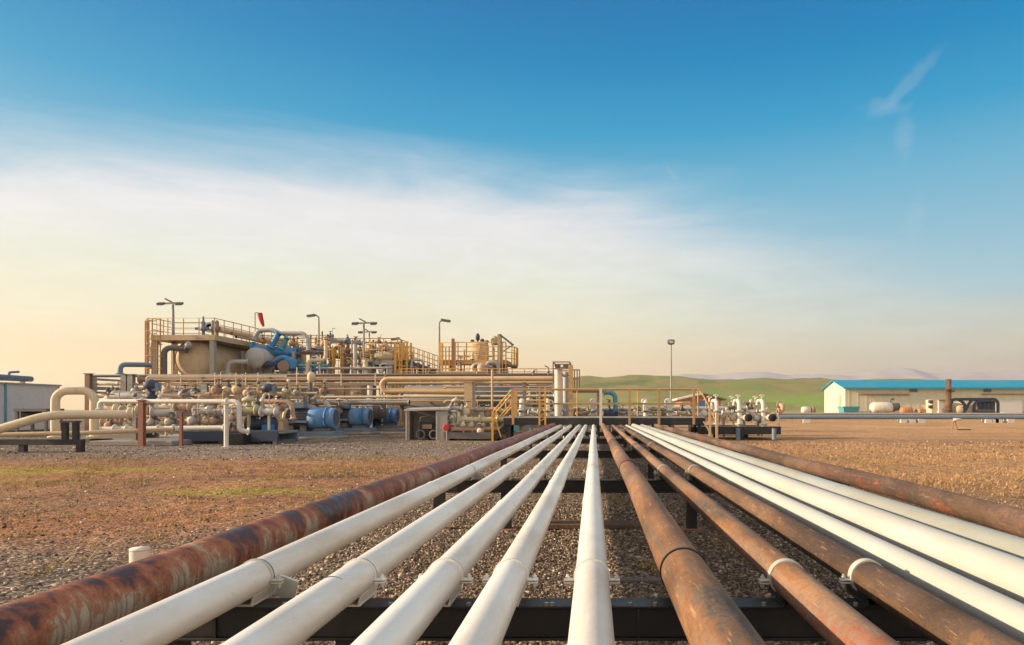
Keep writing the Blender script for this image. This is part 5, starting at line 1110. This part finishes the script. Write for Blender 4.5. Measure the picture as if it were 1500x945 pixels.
# small fittings at the right end of the rack top
for px, y0, lab in ((781,541,'small grey vent pipe with a bent tip on the rack top'),(803,536,'thin bent vent pipe on the rack top just left of the white column')):
    p = T(px,549,31.9); r = thing('vent_pipe', lab, 'vent pipe', (p.x, p.y, p.z))
    MB().tube(fillet([p, T(px,y0+2,31.9), T(px+(4 if px < 790 else -5),y0,31.9)], .06), .035, 8).build('vent_body', M['grey'], r); MB().lathe(T(px,546,31.9), (0,0,1), [(0,.09),(.08,.09)], 10).build('vent_flange', M['grey'], r)

# ------------------------------------------------------------------ right: hut, pipeline, warehouse, tanks
D = 70; hu = thing('small_hut', 'small gabled hut with a reddish wall and pale roof edge behind the manifold', 'hut', (TX(1028,D), D, 0))
xa, xb, xm = TX(998,D), TX(1056,D), TX(1029,D); ze, zp = TZ(585,D), TZ(578.5,D)
MB().add([(xa,D,0),(xb,D,0),(xb,D,ze),(xm,D,zp),(xa,D,ze),(xa,D+6,0),(xb,D+6,0),(xb,D+6,ze),(xm,D+6,zp),(xa,D+6,ze)], [(0,1,2,3,4),(9,8,7,6,5),(0,4,9,5),(2,1,6,7)]).build('wall', M['hutred'], hu)
MB().bb(xa-.03, xa+.9, D-.04, D-.004, 0, ze-.2).build('front_panel', M['wallcream'], hu)
MB().add([(xa-.5,D-.5,ze-.10),(xm,D-.5,zp+.03),(xm,D+6.3,zp+.03),(xa-.5,D+6.3,ze-.10),(xa-.5,D-.5,ze+.06),(xm,D-.5,zp+.2),(xm,D+6.3,zp+.2),(xa-.5,D+6.3,ze+.06)], [(3,2,1,0),(4,5,6,7),(0,1,5,4),(1,2,6,5),(2,3,7,6),(3,0,4,7)]).build('roof', M['offwhite'], hu)
MB().add([(xm+.005,D-.5,zp+.03),(xb+.5,D-.5,ze-.10),(xb+.5,D+6.3,ze-.10),(xm+.005,D+6.3,zp+.03),(xm+.005,D-.5,zp+.2),(xb+.5,D-.5,ze+.06),(xb+.5,D+6.3,ze+.06),(xm+.005,D+6.3,zp+.2)], [(3,2,1,0),(4,5,6,7),(0,1,5,4),(1,2,6,5),(2,3,7,6),(3,0,4,7)]).build('roof', M['dgrey'], hu)
MB().bb(TX(1024,D), TX(1036,D), D-.06, D-.004, 0.9, TZ(588,D)).build('window', M['blue'], hu)

D = 62; lp = thing('long_pipeline', 'long grey pipeline running level across the yard on low white blocks at the right', 'pipeline', (TX(1320,D), D, 0))
MB().tube([T(1132,611,D), T(1800,611.5,D)], .20, 18).build('pipe_body', M['bluegrey'], lp)
for k, px in enumerate((1180, 1322, 1334, 1348, 1446, 1455, 1460, 1478, 1600)):
    MB().bb(TX(px,D)-.3, TX(px,D)+.3, D-.35, D+.35, 0, TZ(611,D)-.198).build('block', M['offwhite'], lp)
pipe('second_pipeline', [T(1132,606,75), T(1800,607,75)], .26, M['grey'], 'thinner pipeline lying behind the long grey pipeline', 'pipeline', ends=False, legs=[(TX(p,75),75,TZ(607,75)-.1) for p in (1160,1240,1330,1450)])

D = 150; wh = thing('warehouse', 'long cream warehouse with a bright blue roof at the right edge', 'warehouse', (TX(1400,D), D+6, 0))
xa, xb = TX(1238,D), TX(1700,D); ze = TZ(567,D); y1 = D+13.5; ym = D+6.75; zp = TZ(558.2,ym)
MB().add([(xa,D,0),(xb,D,0),(xb,D,ze),(xb,ym,zp-.15),(xb,y1,ze),(xb,y1,0),(xa,y1,0),(xa,y1,ze),(xa,ym,zp-.15),(xa,D,ze)], [(0,1,2,9),(0,9,8,7,6),(1,5,4,3,2),(6,7,4,5)]).build('wall', M['wallcream'], wh)
for s, ya in ((1, D-.7), (-1, y1+.7)):
    zl = ze-.32; a = [(xa-.6,ya,zl),(xb+.6,ya,zl),(xb+.6,ym-.004*s,zp),(xa-.6,ym-.004*s,zp)]
    top = [(p[0],p[1],p[2]+.22) for p in a]
    MB().add(a+top, [(3,2,1,0),(4,5,6,7),(0,1,5,4),(1,2,6,5),(2,3,7,6),(3,0,4,7)] if s == 1 else [(0,1,2,3),(7,6,5,4),(4,5,1,0),(5,6,2,1),(6,7,3,2),(7,4,0,3)]).build('roof', M['roofblue'], wh)
MB().bb(xa-.62, xb+.6, D-.95, D-.705, ze-.42, ze-.14).build('gutter', M['roofblue'], wh)
for px in (1338, 1446, 1395, 1560): MB().bb(TX(px-5.5 if px != 1395 else px-2,D), TX(px+5.5 if px != 1395 else px+2,D), D-.2, D-.004, TZ(574.3,D), TZ(569.4,D)).build('vent', M['dgrey'], wh)
for px in (1277, 1354, 1460): MB().bb(TX(px-2.2,D), TX(px+2.2,D), D-.9, D-.01, TZ(569,D), TZ(567.6,D)).build('bracket', M['brown'], wh)
MB().bb(TX(1463,D), TX(1497,D), D-.12, D-.004, 0, TZ(586.5,D)).build('roller_door', M['container'], wh)
MB().bb(xa-.1, xa-.004, D+2.5, D+3.9, 0, TZ(579,D)).build('door', M['tan'], wh)
for k in range(46): pass
MB().bb(TX(1259,D), TX(1331,D), D-.35, D-.2, TZ(579,D), TZ(577,D)).build('wall_pipe', M['brown'], wh)
MB().bb(TX(1437,D), TX(1520,D), D-.35, D-.2, TZ(578,D), TZ(576.8,D)).build('wall_pipe', M['brown'], wh)
MB().bb(xa, xb, D-.06, D-.004, 0, .8).build('plinth', M['concrete'], wh)
rbm = MB()
for k in range(48): x = xa+.8+k*1.9; rbm.bb(x, x+.10, D-.045, D-.004, .81, ze-.34)
rbm.build('wall_ribs', M['wallcream'], wh)

D = 110
bn = thing('blue_skip', 'teal blue skip in front of the left end of the warehouse', 'skip', (TX(1246,D), D, 0))
bz = TZ(597,D)
MB().add([(TX(1237,D),D,.35),(TX(1256,D),D,.35),(TX(1256,D),D+2,.35),(TX(1237,D),D+2,.35),(TX(1234.5,D),D-.3,bz),(TX(1258,D),D-.3,bz),(TX(1258,D),D+2.3,bz),(TX(1234.5,D),D+2.3,bz)], [(3,2,1,0),(4,5,6,7),(0,1,5,4),(1,2,6,5),(2,3,7,6),(3,0,4,7)]).build('skip_body', M['teal'], bn)
MB().bb(TX(1234,D), TX(1258.5,D), D-.4, D+2.4, bz+.003, bz+.2).build('skip_rim', M['teal'], bn)
for px in (1240, 1253): MB().bb(TX(px,D)-.3, TX(px,D)+.3, D+.1, D+1.9, 0, .349).build('foot', M['dgrey'], bn)
def htank(pa, pb, pyc, r, d, mat, label, legs, mat2=None):
    z = TZ(pyc,d); xa, xb = TX(pa,d), TX(pb,d); l = xb-xa
    o = thing('horizontal_tank', label, 'tank', ((xa+xb)/2, d, 0))
    MB().lathe((xa,d,z), (1,0,0), [(0,.05),(r*.12,r*.55),(r*.35,r*.87),(r*.6,r),(l-r*.6,r),(l-r*.35,r*.87),(l-r*.12,r*.55),(l,.05)], 26).build('shell', mat, o)
    for q in (.28, .72): MB().bb(xa+l*q-.2, xa+l*q+.2, d-r*.7, d+r*.7, 0, z-r*.72).build('saddle', mat2 or M['dgrey'], o)
    for q in (.3, .5, .7): MB().lathe((xa+l*q-.05,d,z), (1,0,0), [(0,r*.99),(.0,r+.012),(.06,r+.012),(.06,r*.99)], 26).build('band', mat2 or mat, o)
    return o
w1 = htank(1274, 1308, 597.3, .88, D, M['offwhite'], 'cream white tank on short legs in front of the warehouse, left of the orange drums', 2)
MB().lathe(T(1306,597,D), (1,0,.1), [(0,.6),(.1,.66),(1.2,.6),(1.25,.3)], 16).build('pump_end', M['dgrey'], w1); MB().tube(fillet([T(1304,590,D),T(1304,585,D),T(1310,584,D)],.2), .16, 8).build('top_pipe', M['dgrey'], w1)
MB().bb(TX(1309,D)-.1, TX(1309,D)+.1, D-.1, D+.1, 0, TZ(585,D)).build('upright', M['offwhite'], w1)
htank(1318, 1337, 602, .62, D-2, M['orange'], 'orange drum tank between the cream white tank and the stack', 2)
og = thing('orange_machine', 'orange machine with a dark engine left of the pale cabin', 'machine', (TX(1350,D), D, 0))
MB().bb(TX(1343,D), TX(1354,D), D-1, D+1, .25, TZ(599,D)).build('machine_body', M['orange'], og, bevel=.1); MB().bb(TX(1353.5,D), TX(1359,D), D-.9, D+.9, .2, TZ(593,D)).build('engine', M['brown'], og, bevel=.1)
MB().cyl(T(1356,593,D), T(1356,587,D), .2, 10).build('exhaust', M['dgrey'], og)
for px in (1345, 1357): MB().cyl((TX(px,D),D-1.1,.4), (TX(px,D),D-.8,.4), .4, 16).build('wheel', M['dark'], og)
kb = thing('pale_cabin', 'pale cabin with a cream side at the foot of the rusty stack', 'cabin', (TX(1380,D-3), D-3, 0)); d = D-3
MB().bb(TX(1375,d), TX(1389,d), d, d+2.4, .1, TZ(587,d)).build('cabin_body', M['container'], kb); MB().bb(TX(1366,d), TX(1374.9,d), d+.3, d+2.2, .1, TZ(585.5,d)).build('side_box', M['cream'], kb)
MB().bb(TX(1374.5,d), TX(1390,d), d-.2, d+2.6, TZ(587,d)+.003, TZ(586,d)+.05).build('roof', M['brown'], kb); MB().bb(TX(1379,d), TX(1382,d), d-.05, d-.004, .1, TZ(598,d)).build('door', M['tan'], kb)
for q in (588.5, 596): MB().box(T(1363,q,d+.4), (.5,.5,.5)).build('side_fan', M['navy'], kb)
MB().bb(TX(1366,d), TX(1389,d), d+.1, d+2.3, 0, .099).build('base', M['dgrey'], kb)
sk2 = thing('rusty_stack', 'tall rusty brown chimney stack in front of the blue roof', 'chimney', (TX(1390,D-4), D-4, 0)); d = D-4
MB().lathe((TX(1389.5,d),d,0), (0,0,1), [(0,.5),(2.6,.5),(2.65,.42),(TZ(571,d),.42),(TZ(571,d),.5),(TZ(570,d),.5),(TZ(570,d),.40),(TZ(555.5,d),.40)], 20).build('stack_pipe', M['rust_dull'], sk2)
MB().cyl((TX(1391,d),d-.02,TZ(572,d)), (TX(1398,d),d-.02,TZ(572,d)), .2, 10).build('side_branch', M['brown'], sk2); MB().bb(TX(1386,d), TX(1393,d), d-.6, d+.6, 0, .12).build('stack_base', M['concrete'], sk2)
ct2 = htank(1393.5, 1434, 599, 1.15, D-2, M['cream'], 'cream horizontal tank behind dark pipe bends right of the rusty stack', 2, M['brown'])
df = thing('dark_pipe_frame', 'dark pipe frame bent over the right end of the cream tank', 'pipe frame', (TX(1440,D-3.5), D-3.5, 0)); d = D-3.5
for pts in ([(1393,592),(1395,585),(1462,584.5),(1462,611)],[(1411,607),(1419,592),(1424,585.5),(1440,585.5)],[(1427,611),(1427,588),(1452,587.5)],[(1405,586),(1414,592),(1413,600)]):
    MB().tube(fillet([T(a,b,d) for a, b in pts], .8), .22, 12).build('bent_pipe', M['navy'], df)
for px in (1434, 1441, 1447, 1453): MB().cyl((TX(px,d+.6),d+.6,0), (TX(px,d+.6),d+.6,TZ(587,d)), .42, 14).build('upright_pipe', M['navy'], df)
MB().bb(TX(1429,d), TX(1458,d), d+.1, d+.4, TZ(603,d), TZ(600,d)).build('frame_bar', M['dgrey'], df)
ts = thing('white_capped_stand', 'small white capped stand on bent rusty legs casting a shadow on the bare ground', 'stand', (TX(1402,40), 40, 0)); d = 40
MB().lathe(T(1396.5,614.8,d), (1,0,0), [(0,.05),(.03,.085),(.42,.085),(.45,.05)], 14).build('cap', M['offwhite'], ts)
MB().tube(fillet([(TX(1395,d),d,0),(TX(1396.5,d),d,.5),(TX(1400,d),d,TZ(615.5,d)-.07)], .15), .035, 8).build('leg', M['rustpost'], ts); MB().tube(fillet([(TX(1405,d),d+.1,0),(TX(1401,d),d+.1,.3),(TX(1400,d),d+.05,TZ(615.5,d)-.07)], .15), .03, 8).build('leg', M['rustpost'], ts)
MB().bb(TX(1404,d), TX(1421,d), d-.12, d+.10, .003, .05).build('shadow_plate', M['black'], ts)  # black plate stands in for the shadow right of the stand
D = 88; ew = thing('white_drum', 'white drum with a dark end lying in the yard between the manifold and the warehouse', 'drum', (TX(1183,D), D, 0))
MB().lathe(T(1174,601,D), (1,0,0), [(0,.1),(.05,.40),(.3,.48),(1.1,.48),(1.12,.4)], 18).build('drum_body', M['offwhite'], ew); MB().lathe(T(1187.5,601,D), (1,0,0), [(0,.44),(.5,.44),(.6,.2)], 16).build('dark_end', M['brown'], ew)
MB().bb(TX(1175,D), TX(1190,D), D-.4, D+.4, 0, TZ(601,D)-.42).build('cradle', M['dgrey'], ew)
pipe('pinkish_elbow', [T(1139,603,45), T(1146,603,45), T(1147,594,45), T(1141,592.5,45.3)], .28, M['peach'], 'pinkish white pipe elbow just right of the manifold end', 'pipe', bend=1.1, legs=[(TX(1141,45),45,TZ(603,45))])
for px, w, h, d, lab in ((1262,.5,.5,105,'pale barrel lying left of the cream white tank'),(1294,.6,.4,104,'white sack on the ground under the cream white tank'),(1472,1.2,.7,112,'white sheet heap right of the dark pipe frame')):
    tag(MB().lathe((TX(px,d)-w,d,h*.55), (1,0,0), [(0,.05),(w*.2,h*.45),(w*.9,h*.55),(w*1.5,h*.45),(w*2,.1)], 12).build('yard_bundle', M['offwhite']), lab, 'bundle')

# ------------------------------------------------------------------ loose stones and dry grass
def stones(name, n, xr, yr, smin, smax, seed, bias=1.0, label='', keep=None, pos=None):
    rg = np.random.default_rng(seed)
    if pos is None:
        y = yr[0]+(yr[1]-yr[0])*rg.random(n)**bias; x = xr[0]+(xr[1]-xr[0])*rg.random(n)
        if keep is not None: k = keep(x, y, rg); x, y = x[k], y[k]
    else: x, y = pos
    n = len(x)
    base = np.array([(a,b,c) for a in (-1,1) for b in (-1,1) for c in (-1,1)], float)*.5
    s = smin+(smax-smin)*rg.random((n,1,1))**2.4
    v = base[None]*(1+.55*(rg.random((n,8,3))-.5)); v = v*(np.array([1,.85,.6])*(1+.4*(rg.random((n,1,3))-.5)))
    v[:, :, :2] *= (1-.35*(base[None,:,2:3] > 0))
    a = rg.random(n)*6.283; t = (rg.random((n,2))-.5)*1.1
    ca, sa = np.cos(a)[:,None], np.sin(a)[:,None]
    vx = v[:,:,0]*ca-v[:,:,1]*sa; vy = v[:,:,0]*sa+v[:,:,1]*ca; vz = v[:,:,2]+vx*t[:,:1]*.6+vy*t[:,1:]*.6
    v = np.stack([vx,vy,vz],2)*s; v[:,:,0] += x[:,None]; v[:,:,1] += y[:,None]; v[:,:,2] += s[:,:,0]*.12
    f = np.array([(0,1,3,2),(4,6,7,5),(0,4,5,1),(2,3,7,6),(0,2,6,4),(1,5,7,3)])
    F = (f[None]+8*np.arange(n)[:,None,None]).reshape(-1)
    me = bpy.data.meshes.new(name); me.vertices.add(8*n); me.vertices.foreach_set('co', v.reshape(-1))
    me.loops.add(24*n); me.loops.foreach_set('vertex_index', F); me.polygons.add(6*n); me.polygons.foreach_set('loop_start', np.arange(0,24*n,4)); me.polygons.foreach_set('loop_total', np.full(6*n,4))
    me.update(); me.validate(); me.materials.append(M['stone']); o = bpy.data.objects.new(name, me); C.objects.link(o)
    tag(o, label, kind='stuff'); return o
stones('gravel', 105000, (-3.2,4.4), (1.3,8.6), .006, .027, 5, .85, 'loose angular gravel under and between the pipes')
stones('gravel', 60000, (-9,9.5), (2.0,15), .010, .036, 6, .75, 'scattered stones on the yard either side of the pipes', keep=lambda x,y,rg: (rg.random(len(x)) < np.where(np.abs(x) > 3.2, np.clip(1.35-y*.13, .12, 1), .9)) & (np.abs(x) < y*1.0+.6))
stones('gravel', 8000, (-22,16), (16,26), .02, .06, 8, 1.0, 'coarser stones in front of the plant', keep=lambda x,y,rg: x > -y*.95)
def blades(name, n, pos, hmin, hmax, mat, seed, label):
    rg = np.random.default_rng(seed); x, y = pos(n, rg); n = len(x)
    h = hmin+(hmax-hmin)*rg.random(n)**1.5; a = rg.random(n)*6.283; w = .003+.004*rg.random(n); ln = h*(.4+1.0*rg.random(n)); b = rg.random(n)*6.283
    v = np.zeros((n,3,3)); v[:,0] = np.stack([x-np.cos(a)*w, y-np.sin(a)*w, 0*x],1); v[:,1] = np.stack([x+np.cos(a)*w, y+np.sin(a)*w, 0*x],1)
    v[:,2] = np.stack([x+np.cos(b)*ln, y+np.sin(b)*ln, h],1)
    me = bpy.data.meshes.new(name); me.vertices.add(3*n); me.vertices.foreach_set('co', v.reshape(-1)); me.loops.add(3*n); me.loops.foreach_set('vertex_index', np.arange(3*n))
    me.polygons.add(n); me.polygons.foreach_set('loop_start', np.arange(0,3*n,3)); me.polygons.foreach_set('loop_total', np.full(n,3)); me.update(); me.materials.append(mat)
    o = bpy.data.objects.new(name, me); C.objects.link(o); tag(o, label, kind='stuff')
def pr_(n, rg):
    y = 5+19*rg.random(n)**.8; x = 2.9+rg.random(n)*(y*.72); cl = np.sin(x*2.1+y*.7)+np.sin(y*1.7-x*.9)+np.sin(x*5.1)*.6; k = cl > rg.normal(.1,.8,n); return x[k], y[k]
blades('grass', 90000, pr_, .02, .085, M['straw'], 21, 'short dry straw on the right side of the yard')
def pl_(n, rg):
    y = 6+12*rg.random(n)**.9; x = -2.6-rg.random(n)*(y*.75); cl = np.sin(x*1.1+y*.5)+np.sin(y*1.3-x*.7)+np.sin(x*3.3)*.5; k = cl > rg.normal(.9,.5,n); return x[k], y[k]
blades('grass', 32000, pl_, .015, .07, M['grass'], 22, 'thin yellow green grass on the left side of the yard')
def pc_(n, rg):
    y = 1.6+1.3*rg.random(n); x = -1.7+4.2*rg.random(n); k = (np.sin(x*6)+np.sin(y*9+x*3)) > rg.normal(.5,.4,n); return x[k], y[k]
blades('grass', 14000, pc_, .02, .08, M['grass'], 23, 'short grass growing below the nearest black beam')

XT = [(471,505,47.6,.09,'ochre','thin ochre pole left of the caged ladder'),(476.5,498,49,.10,'orange','orange pole left of the caged ladder'),(504,501,48.4,.10,'brown','brown pole right of the caged ladder'),(511,503,48.8,.09,'orange','orange pole between the caged ladder and the pale post'),(515.5,500,47.4,.08,'peach','pink pole just left of the pale post'),
      (527,499,48.9,.10,'ochre','ochre pole just left of the T shaped floodlight'),(543,504,49.2,.08,'tan','tan pole right of the T shaped floodlight'),(550,502,48.9,.10,'peach','pink pole behind the middle platform rail'),(565,501,49.1,.09,'orange','orange pole behind the olive drum'),(573,502,49.2,.08,'ochre','ochre pole at the right end of the middle platform'),
      (455,493,49,.10,'orange','orange pole behind the grey arch pipe'),(462,497,48.5,.12,'ochre','ochre pole under the left pointing floodlight'),(472,488,50,.09,'brown','brown pole topped above the cream stepping pipe'),(605,516,47.8,.12,'olive','pale olive pole right of the yellow tower'),(680,515,44.2,.10,'ochre','ochre pole left of the tan upright vessel'),(723,512,44.3,.12,'tan','tan pole right of the tan upright vessel')]
for px, py, d, w, mt, lab in XT:
    x = TX(px,d); o = thing('pipe_pole', lab, 'pole', (x, d, 0), 'thin poles among the middle platforms')
    MB().cyl((x,d,0), (x,d,TZ(py,d)), w/2+.015, 10).build('pole_body', M[mt], o)
    MB().lathe((x,d,TZ(py,d)+.001), (0,0,1), [(0,w*.9),(.06,w*.9),(.06,w*.4),(.16,w*.35)], 10).build('pole_cap', M[mt], o)
    MB().lathe((x,d,TZ(533,d)), (0,0,1), [(0,w*.6),(.0,w*1.1),(.1,w*1.1),(.1,w*.6)], 10).build('collar', M[mt], o)
XP = [(470,516,512,48.2,.14,'ochre','ochre pipe level behind the caged ladder'),(480,530,522,48.3,.16,'brown','brown pipe level below the purple grey top pipe'),(500,545,533,47.6,.14,'peach','pink pipe level behind the pale posts'),(540,582,513,48.7,.12,'orange','orange pipe level along the middle platform'),(672,722,522,45.6,.14,'tan','tan pipe level behind the upright vessel'),(672,738,534,43.9,.12,'ochre','ochre pipe level under the round platform')]
for a, b, y, d, D_, mt, lab in XP: pipe('level_pipe', [T(a,y,d), T(b,y-.3,d)], D_, M[mt], lab, 'pipe', 'level pipes among the middle platforms')

rr = thing('rear_platform', 'ochre railed platform standing behind the blue pipes and the grey arch', 'platform', (TX(425,53), 53, 0))
zq = TZ(512,53); xA, xB = TX(378,53), TX(478,53)
grid_deck(rr, xA, xB, 53, 55, zq, M['brown'], M['ochre'], .25)
handrail(rr, [(xA,53,zq),(xB,53,zq)], 1.1, .8, M['orange'], .03, 3); handrail(rr, [(xA,55,zq),(xB,55,zq)], 1.1, 1.0, M['ochre'], .03, 2)
for px in (381, 410, 445, 475):
    for y in (53.15, 54.85): MB().bb(TX(px,53)-.09, TX(px,53)+.09, y-.09, y+.09, 0, zq-.26).build('platform_leg', M['tan'], rr)
for k, (dx, z0, mt, lab) in enumerate(((.75,485,'orange','orange pipe running along the upper walkway beside the thick cream one'),(1.05,489.5,'peach','pink pipe running along the outer edge of the upper walkway'),(-.6,490,'ochre','ochre pipe running along the inner edge of the upper walkway'))):
    pipe('walkway_pipe', [(TX(305,43.5)+dx,44.9,TZ(z0,43.5)), (TX(305,43.5)+dx,52.8,TZ(z0,43.5))], .16, M[mt], lab, 'pipe')
# more steelwork on the rack: guard rails along its front and small-bore lines between its posts
for py in (556.5, 561): MB().cyl(T(214,py,31.2), T(560,py-.3,31.2), .018, 8).build('mid_rail', M['tan'], hn)
h2 = thing('rack_handrail', 'thin yellow handrail along the right half of the rack, above the orange tan pipe', 'handrail', (TX(700,33), 33, 0))
for py in (540.5, 545): MB().cyl(T(585,py,33), T(812,py-.4,33), .02, 8).build('rail_bar', M['ochre'], h2)
for px in range(588, 812, 18): MB().cyl(T(px,551,33), T(px,540.3,33), .024, 8).build('rail_post', M['ochre'], h2)
SB = [(140,330,596,28.6,'tan','thin tan line behind the cream arch and the rusty posts'),(150,420,610,28.2,'cream','thin cream line low behind the thick grey header'),(225,400,585,29.5,'orange','thin orange line above the long white pipe'),(330,470,568,30.9,'tan','thin tan line in the rack above the pinkish feed pipe'),
      (400,560,595,34.5,'peach','thin pink line behind the motors'),(420,600,586,36,'cream','thin cream line high behind the motors'),(470,690,570,32.9,'tan','thin tan line inside the orange return bend'),(590,690,588,34,'ochre','thin ochre line above the shelter roof'),(650,812,567,31.5,'peach','thin pink line under the orange tan pipe at right'),(690,812,574,31.2,'lgrey','thin pale line behind the top of the yellow stair'),(650,812,587,30.4,'cream','thin cream line behind the stair and the valves')]
for a, b, y, d, mt, lab in SB:
    pipe('small_bore_line', [T(a,y+3,d), T(a+4,y,d), T(b-4,y-.4,d), T(b,y+4,d)], .075, M[mt], lab, 'pipe', 'small bore lines of the plant')

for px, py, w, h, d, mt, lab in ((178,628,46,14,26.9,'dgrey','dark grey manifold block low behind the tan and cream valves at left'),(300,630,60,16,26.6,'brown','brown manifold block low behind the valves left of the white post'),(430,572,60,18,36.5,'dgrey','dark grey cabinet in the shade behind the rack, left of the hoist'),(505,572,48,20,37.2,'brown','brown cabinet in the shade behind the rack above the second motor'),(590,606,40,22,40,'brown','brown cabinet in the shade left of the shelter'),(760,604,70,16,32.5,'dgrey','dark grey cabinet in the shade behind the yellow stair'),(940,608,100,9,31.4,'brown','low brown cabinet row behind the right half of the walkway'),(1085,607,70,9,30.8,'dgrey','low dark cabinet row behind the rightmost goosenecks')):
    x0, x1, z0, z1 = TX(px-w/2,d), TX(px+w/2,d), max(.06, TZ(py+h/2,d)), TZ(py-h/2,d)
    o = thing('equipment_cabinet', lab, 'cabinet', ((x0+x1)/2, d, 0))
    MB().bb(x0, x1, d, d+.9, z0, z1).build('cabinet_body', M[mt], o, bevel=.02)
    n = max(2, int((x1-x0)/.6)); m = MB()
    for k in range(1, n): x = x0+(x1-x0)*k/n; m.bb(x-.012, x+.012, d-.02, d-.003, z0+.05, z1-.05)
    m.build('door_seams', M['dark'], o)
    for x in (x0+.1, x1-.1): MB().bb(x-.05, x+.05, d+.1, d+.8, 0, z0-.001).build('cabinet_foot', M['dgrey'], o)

def pw_(n, rg):
    k = 170; cx = np.concatenate([-2.3-rg.random(k)*8, -1.6+rg.random(60)*4.2, 3.0+rg.random(k)*9]); cy = np.concatenate([4+rg.random(k)*13, 1.8+rg.random(60)*12, 4.5+rg.random(k)*14])
    ok = np.abs(cx) < cy*.85; cx, cy = cx[ok], cy[ok]; i = rg.integers(0, len(cx), n); s = .03+.05*rg.random(len(cx))
    return cx[i]+rg.normal(0,1,n)*s[i], cy[i]+rg.normal(0,1,n)*s[i]
blades('grass', 8000, pw_, .02, .10, M['grass'], 31, 'small weed tufts scattered over the yard')

VR = [(483,500,46.9,.16,'brown','brown riser just left of the caged ladder'),(502,508,47.2,.20,'peach','pink riser just right of the caged ladder'),(509,520,46.4,.14,'dgrey','dark riser between the caged ladder and the pale post'),(516,524,46.2,.12,'ochre','ochre riser close left of the pale post'),(528,515,47.6,.18,'tan','tan riser behind the T shaped floodlight pole'),
      (548,531,46.2,.16,'dgrey','dark riser in the shade under the middle platform, left'),(556,533,46.3,.12,'offwhite','white riser in the shade under the middle platform'),(577,515,47.5,.14,'orange','orange riser left of the yellow tower'),(603,527,46.3,.16,'lgrey','pale riser just right of the yellow tower foot'),(612,538,46.2,.14,'brown','brown riser under the sloping walkway, left'),(628,541,46.2,.16,'dgrey','dark riser under the sloping walkway, right'),
      (443,505,47.6,.16,'ochre','ochre riser below the right end of the grey arch'),(458,516,46,.14,'dgrey','dark riser left of the cream stepping pipe'),(468,522,45.4,.12,'offwhite','white riser enclosed by the cream stepping pipe'),(400,498,47.5,.14,'orange','orange riser behind the slanted blue pipes'),(675,531,43.2,.14,'dgrey','dark riser under the left part of the round platform'),(692,533,43,.16,'offwhite','white riser left of the pink cylinder')]
for i, (px, py, d, D_, mt, lab) in enumerate(VR):
    x = TX(px,d); zt = TZ(py,d); o = thing('pipe_riser', lab, 'pipe riser', (x, d, 0), 'risers among the upper platforms')
    s = -1 if i % 2 else 1
    MB().tube(fillet([(x,d,0),(x,d,zt),(x+s*.7,d+.3,zt),(x+s*.7,d+.3,zt-1.2)], .25), D_/2, 10).build('riser_body', M[mt], o)
    for z in (zt-.5, zt-1.3): MB().lathe((x,d,z), (0,0,1), [(0,D_*.5),(0,D_*.9),(.08,D_*.9),(.08,D_*.5)], 12).build('flange', M[mt], o)
    w = MB(); w.cyl((x,d,zt+.05), (x,d,zt+.28), .03, 6); w.ring((x,d,zt+.28), (0,0,1), .15, .022, 14, 6); w.build('handwheel', M['dgrey' if i % 3 else 'rustpost'], o)
